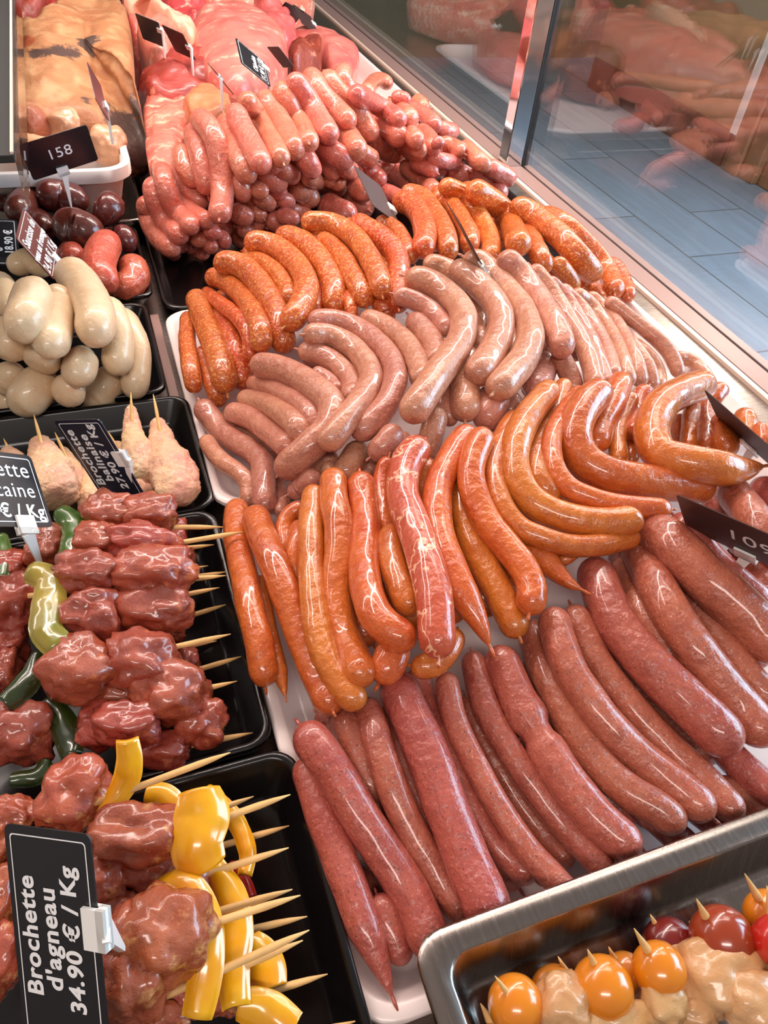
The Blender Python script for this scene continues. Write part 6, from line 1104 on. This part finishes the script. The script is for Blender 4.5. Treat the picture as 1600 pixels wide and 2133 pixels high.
tray('black tray of dark blood sausages', 'tray', -0.27, 0.056, 1.035, 1.275, 0.04, 0.004, BT, name='black_tray', lip=0.005, wall=0.012, r=0.022)
tray('steel tray under the white tub', 'tray', -0.27, 0.074, 1.282, 1.70, 0.045, 0.004, MAT['steel'], name='steel_tray', lip=0.004, wall=0.012, r=0.025)
tray('small white tray under the fatty slab', 'tray', -0.25, 0.10, 1.40 + 0.33, 2.10, 0.07, 0.03, WT, name='white_tray', lip=0.012, wall=0.02, r=0.04)
# white tub with a thick rim
tub = empty('white_tub', (-0.08, 1.37, 0.05))
tag(tub, 'white plastic tub of pale poultry behind the 158 card', 'tub')
o = basin('body', -0.22, 0.056, 1.272, 1.48, 0.125, 0.048, MAT['tub'], lip=0.004, wall=0.012, r=0.045, drop=0.012)
o.parent = tub
o.location -= tub.location
o = basin('rim', -0.228, 0.064, 1.264, 1.488, 0.133, 0.106, MAT['tub'], lip=0.010, wall=0.002, r=0.05, drop=0.020)
o.data.polygons.foreach_set('select', [False] * len(o.data.polygons))
bm = bmesh.new()
bm.from_mesh(o.data)
bmesh.ops.delete(bm, geom=[f for f in bm.faces if len(f.verts) > 4], context='FACES')
bm.to_mesh(o.data)
bm.free()
o.parent = tub
o.location -= tub.location
# steel pan
tag(basin('steel_pan', 0.104, 0.62, -0.16, 0.118, 0.086, 0.041, MAT['pan_steel'], lip=0.016, wall=0.012, r=0.020, drop=0.006), 'stainless steel pan of tomato chicken skewers, bottom right', 'pan')
# metal divider between the rows of trays
tag(box('divider_strip', (0.0455, 0.80, 0.0), (0.058, 1.03, 0.012), MAT['alu'], None, 0.001), 'thin metal strip between the white sausage tray and main trays', 'strip')
# slotted grille
bm = bmesh.new()
for i in range(26):
    y = 1.30 + i * 0.013
    mtx = Matrix.Translation((0.104, y, 0.010)) @ Matrix.Diagonal((0.05, 0.006, 0.008, 1))
    bmesh.ops.create_cube(bm, size=1.0, matrix=mtx)

# ------------------------------------------------------------------ sausages
NAMES = dict(chip='chipolata', mer='flecked_sausage', herb='herb_sausage', toul='speckled_sausage', oran='smoked_sausage', bd='blood_sausage', rs='plump_sausage', bb='white_sausage')
CATS = dict(bd='blood sausage', bb='white sausage')
bm.free()

def build_sausage(kind, r, flag, pts, label, group, idx):
    rnd = random.Random(idx * 13 + 5)
    r = r * 1e-4
    P = [Vector(p) * 1e-4 for p in pts]
    path = spline(P, 8)
    fat = kind in ('bd', 'rs', 'bb')
    # the traced centre line already reaches the ends; pull caps a little inside
    nseg = max(22, min(54, int(sum((b - a).length for a, b in zip(path, path[1:])) / r * 3.0)))
    path, L = resample(path, nseg)
    dens = []
    # extra rings near both ends for round caps
    ss = []
    cap = min(r * (1.25 if not fat else 1.35), L * 0.45)
    m = 8
    for i in range(m):
        ss.append(cap * (1 - math.cos(math.pi / 2 * i / m)))
    nb = max(6, int((L - 2 * cap) / (r * 0.45)))
    for i in range(nb + 1):
        ss.append(cap + (L - 2 * cap) * i / nb)
    for i in range(m - 1, -1, -1):
        ss.append(L - cap * (1 - math.cos(math.pi / 2 * i / m)))
    out, rad = [], []
    nub0 = rnd.random() < 0.45
    nub1 = rnd.random() < 0.45
    seed = idx * 1.7
    for s in ss:
        f = s / L * nseg
        i = min(int(f), nseg - 1)
        out.append(path[i].lerp(path[i + 1], f - i))
        e0, e1 = s, L - s
        e = min(e0, e1)
        q = 1.0
        if e < cap:
            u = 1 - e / cap
            q = math.sqrt(max(0.0, 1 - u ** 2.3))
        if 'p' in flag and e1 < 3.2 * r:
            q = min(q, 0.10 + 0.90 * (e1 / (3.2 * r)) ** 0.75)
        q = max(q, 0.10)
        w = 1 + 0.06 * noise.noise(Vector((s / r * 0.33, seed, 0)))
        if 'k' in flag:
            w *= 1 - 0.30 * math.exp(-((s - L * 0.42) / (r * 0.5)) ** 2) + 0.14 * math.exp(-((s - L * 0.36) / (r * 0.8)) ** 2)
        rad.append(r * q * w)
    # tied tips
    def tip(at, direction, size):
        return [at + direction * size * t for t in (0.5, 1.0)], [r * 0.11, r * 0.07]
    if nub0 and not fat:
        d = (out[0] - out[2]).normalized()
        a, b = tip(out[0], d, r * 0.5)
        out = list(reversed(a)) + out
        rad = list(reversed(b)) + rad
    if (nub1 and not fat) or 'p' in flag:
        d = (out[-1] - out[-3]).normalized()
        a, b = tip(out[-1], d, r * (0.5 if 'p' not in flag else 0.8))
        out += a
        rad += b
    v, f = tube_mesh(out, rad, 20, seed, 0.05)
    o = recentred(NAMES[kind], v, f, MAT['vein'] if 'v' in flag else MAT[kind])
    tag(o, label, CATS.get(kind, 'sausage'), group)
    return o
for i, (kind, r, flag, pts, label, group) in enumerate(SAUS):
    build_sausage(kind, r, flag, pts, label, group, i)

# ------------------------------------------------------------------ skewers
def stick_obj(a, b, parent, r=0.0016, name='stick', long_taper=False):
    a, b = Vector(a), Vector(b)
    d = (b - a)
    L = d.length
    ts = [0.0, 0.02, 1 - 0.022 / L if L > 0.04 else 0.6, 1 - 0.012 / L if L > 0.04 else 0.8, 1.0]
    rr = [r, r, r, r * 0.75, r * 0.15]
    if long_taper:
        ts = [0.0, 0.25, 0.5, 0.8, 1.0]
        rr = [r, r * 0.95, r * 0.7, r * 0.35, r * 0.1]
    v, f = tube_mesh([a + d * t for t in ts], rr, 10)
    return recentred(name, v, f, MAT['wood'], parent)

def strip_obj(name, pts, w, mat, parent, thick=0.0042, bow=0.22):
    path, L = resample(spline(pts, 10), 24)
    verts, faces = [], []
    n = len(path)
    nu = 8
    for i in range(n):
        T = (path[min(i + 1, n - 1)] - path[max(i - 1, 0)]).normalized()
        N = Vector((-0.05, -0.45, 0.9))
        N = (N - T * N.dot(T)).normalized()
        B = T.cross(N)
        t = i / (n - 1)
        ww = w * 0.5 * (0.62 + 0.38 * math.sin(math.pi * (0.12 + 0.76 * t))) * (1 + 0.12 * noise.noise(path[i] * 60))
        for side in (0, 1):
            for k in range(nu + 1):
                u = -1 + 2 * k / nu
                rim = math.sqrt(max(0.0, 1 - abs(u) ** 6))
                h = w * bow * (1 - u * u) + (thick * 0.5 * rim if side == 0 else -thick * 0.5 * rim)
                verts.append(path[i] + B * u * ww + N * h + N * 0.0012 * noise.noise(path[i] * 90 + B * u))
    row = 2 * (nu + 1)
    for i in range(n - 1):
        a, b = i * row, (i + 1) * row
        for k in range(nu):
            faces.append((a + k, a + k + 1, b + k + 1, b + k))
            faces.append((a + nu + 1 + k + 1, a + nu + 1 + k, b + nu + 1 + k, b + nu + 1 + k + 1))
        faces.append((a + nu, a + 2 * nu + 1, b + 2 * nu + 1, b + nu))
        faces.append((a + nu + 1, a, b, b + nu + 1))
    for i in (0, n - 1):
        a = i * row
        for k in range(nu):
            faces.append((a + k, a + nu + 1 + k, a + nu + 2 + k, a + k + 1) if i == 0 else (a + k + 1, a + nu + 2 + k, a + nu + 1 + k, a + k))
    return recentred(name, verts, faces, mat, parent)

def chunk(name, L, parent, mat, seed, amp=0.28, folds=0.13, sub=4, stretch=1.0, crisp=0.012, rotz=None):
    x, y, z, rx, ry = L
    rz = math.radians(-17) if rotz is None else rotz
    bm = lump_mesh((rx * 1.04, ry * 0.98, ry * 0.98), seed, amp, 1.5, sub, folds, crisp, rz)
    return bm_obj(name, bm, mat, parent, True, Vector((x, y, z)) - parent.location)

PEPN = dict(g='green', d='green', y='green', o='yellow', r='red')
seed = 1
def skewer(name, data, meat, mat, group):
    global seed
    for label, st, lumps, peps in data:
        a, b = Vector(st[0]), Vector(st[1])
        base = (a + b) / 2
        root = empty(name, base)
        tag(root, label, 'skewer', group)
        stick_obj(a, b, root, 0.0024)
        for L in lumps:
            seed += 1
            chunk(meat, L, root, mat, seed)
        for P, c in peps:
            strip_obj('pepper_slice', P['p'], P['w'], MAT['pep_' + c], root)
skewer('red_meat_skewer', RED, 'meat_chunk', MAT['red_chunk'], 'red meat skewers with green peppers')
skewer('lamb_skewer', LAMB, 'meat_chunk', MAT['lamb_chunk'], 'lamb skewers with yellow peppers')

for i, (label, st, body, r) in enumerate(BREAD):
    root = empty('breaded_skewer', Vector(body[0]))
    tag(root, label, 'skewer', 'breaded skewers')
    a, b = Vector(st[1]), Vector(st[0])
    stick_obj(Vector(body[1]), b, root, 0.002)
    path, L = resample(spline(body, 8), 60)
    rad = []
    for k in range(len(path)):
        t = k / (len(path) - 1)
        env = min(1.0, 0.30 + 1.1 * t) * math.sqrt(max(0.02, 1 - max(0.0, (t - 0.85) / 0.15) ** 2))
        if t < 0.06:
            env *= math.sqrt(max(0.05, t / 0.06))
        rad.append(r * env)
    v, f = tube_mesh(path, rad, 48, 0, 0, 0.75)
    vv = []
    for k, p in enumerate(v):
        c = path[k // 48]
        d = (p - c)
        q = p * 1.0
        d *= 1 + 0.16 * noise.noise(p * 70 + Vector((i, 0, 0))) + 0.11 * noise.noise(p * 190) + 0.07 * noise.noise(p * 420)
        vv.append(c + d)
    recentred('breaded_meat', vv, f, MAT['crust'], root)

for i, (label, tom, st, c, chick) in enumerate(TOM):
    root = empty('tomato_skewer' if tom else 'chicken_skewer', Vector(st[0]))
    tag(root, label, 'skewer', 'tomato chicken skewers in the steel pan')
    stick_obj(st[0], st[1], root, 0.0030, 'stick', True)
    if tom:
        x, y, z, rx, ry = tom
        bm = lump_mesh((rx, rx, rx * 0.97), 40 + i, 0.03, 1.2, 4)
        for v in bm.verts:
            v.co = v.co.normalized() * (rx * 0.85 + v.co.length * 0.15)
        bm_obj('tomato', bm, MAT['tom_' + c], root, True, Vector((x, y, z)) - root.location)
    for k, L in enumerate(chick):
        seed += 1
        chunk('chicken_piece', L, root, MAT['chicken'], seed, 0.2, 0.05, 4, crisp=0.0)

# ------------------------------------------------------------------ joints of meat at the back
for i, m in enumerate(MEAT):
    v, f = pillow_mesh(m['o'], m['h'], i * 3.3 + 1, 18, 0.07 if m['mat'] == 'veal' else 0.2, 19.0, 2.6, min(0.09, min(p[2] for p in m['o']) - 0.012))
    tag(recentred(m['name'], v, f, MAT[m['mat']]), m['label'], 'meat')
v, f = pillow_mesh(SLAB['o'], SLAB['h'], 4.0, 18, 0.10, 16.0, 3.0, 0.03)
tag(recentred('fat_slab', v, f, MAT['slab']), 'large tan fatty slab with dark patches behind the white tub', 'meat')
for i, (label, L) in enumerate(TUBMEAT):
    x, y, z, rx, ry = L
    bm = lump_mesh((rx, ry, ry), 70 + i, 0.25, 1.3, 4, 0.06, 0.0, -0.3)
    tag(bm_obj('poultry_piece', bm, MAT['poultry'], None, True, (x, y, z)), label, 'poultry', 'poultry pieces in the white tub')

# ------------------------------------------------------------------ price cards
def card(d):
    P = Vector(d['p'])
    X, Y = Vector(d['x']), Vector(d['y'])
    Z = X.cross(Y)
    R = Matrix((X, Y, Z)).transposed().to_4x4()
    w, h = d['w'], d['h']
    root = empty('price_card', P)
    root.rotation_mode = 'QUATERNION'
    root.rotation_quaternion = R.to_quaternion()
    tag(root, d['label'], 'price card')
    t = 0.0009
    o2 = rrect(-w / 2, w / 2, -h / 2, h / 2, h * 0.07, 4)
    n = len(o2)
    v = [(x, y, t / 2) for x, y in o2] + [(x, y, -t / 2) for x, y in o2]
    f = [tuple(range(n)), tuple(reversed(range(n, 2 * n)))] + [((k + 1) % n, k, n + k, n + (k + 1) % n) for k in range(n)]
    mesh_obj('card', v, f, MAT['card_' + d['col']], root, False)
    if len(d['lines']) > 1:
        a = rrect(-w / 2 * 0.93, w / 2 * 0.93, -h / 2 * 0.88, h / 2 * 0.88, h * 0.04, 4)
        e = h * 0.012
        b = rrect(-w / 2 * 0.93 + e, w / 2 * 0.93 - e, -h / 2 * 0.88 + e, h / 2 * 0.88 - e, h * 0.035, 4)
        n = len(a)
        zz = t / 2 + 0.0002
        mesh_obj('border_line', [(x, y, zz) for x, y in a] + [(x, y, zz) for x, y in b], [(k, (k + 1) % n, n + (k + 1) % n, n + k) for k in range(n)], MAT['ink'], root, False)
    for txt, u, vv, size, bold in d['lines']:
        cu = bpy.data.curves.new('lettering', 'FONT')
        cu.body = txt
        cu.size = size * h * 1.12
        cu.align_x = 'CENTER'
        cu.align_y = 'CENTER'
        cu.extrude = 0.0001
        cu.offset = 0.00035 if bold else 0.0
        cu.space_character = 1.08
        cu.materials.append(MAT['ink'])
        src = bpy.data.objects.new('lettering', cu)
        me = bpy.data.meshes.new_from_object(src)
        bpy.data.objects.remove(src)
        o = bpy.data.objects.new('lettering', me)
        col.objects.link(o)
        o.parent = root
        o.location = (u * w, vv * h, t / 2 + 0.0004)
    if d['clip']:
        edge, u = d['clip']
        cx = u * w
        cw = w * 0.085
        bm = bmesh.new()
        for lo, hi in (((cx - cw, -h * 0.60, 0.0008), (cx + cw, -h * 0.36, 0.0030)), ((cx - cw, -h * 0.60, -0.0030), (cx + cw, -h * 0.36, -0.0008)), ((cx - cw, -h * 0.60, -0.0030), (cx + cw, -h * 0.515, 0.0030))):
            lo, hi = Vector(lo), Vector(hi)
            c = (lo + hi) / 2
            s = hi - lo
            bmesh.ops.create_cube(bm, size=1.0, matrix=Matrix.Translation(c) @ Matrix.Diagonal((s.x, s.y, s.z, 1)))
        k = bm_obj('clip', bm, MAT['clip'], root, False)
        # tapering spike pointing straight down into the food
        down = R.to_3x3().transposed() @ Vector((0, 0.10, -1)).normalized()
        st = Vector((cx, -h * 0.58, 0))
        Ln = 0.05
        side = Vector((1, 0, 0)) - down * down.x
        side.normalize()
        nn = down.cross(side)
        vs = []
        for tt, ww in ((0, cw * 0.55), (1, cw * 0.12)):
            c = st + down * Ln * tt
            vs += [c + side * ww + nn * 0.0018, c - side * ww + nn * 0.0018, c - side * ww - nn * 0.0018, c + side * ww - nn * 0.0018]
        fs = [(3, 2, 1, 0), (4, 5, 6, 7), (0, 1, 5, 4), (1, 2, 6, 5), (2, 3, 7, 6), (3, 0, 4, 7)]
        mesh_obj('spike', vs, fs, MAT['clip'], k, False)
for d in TAGS:
    card(d)
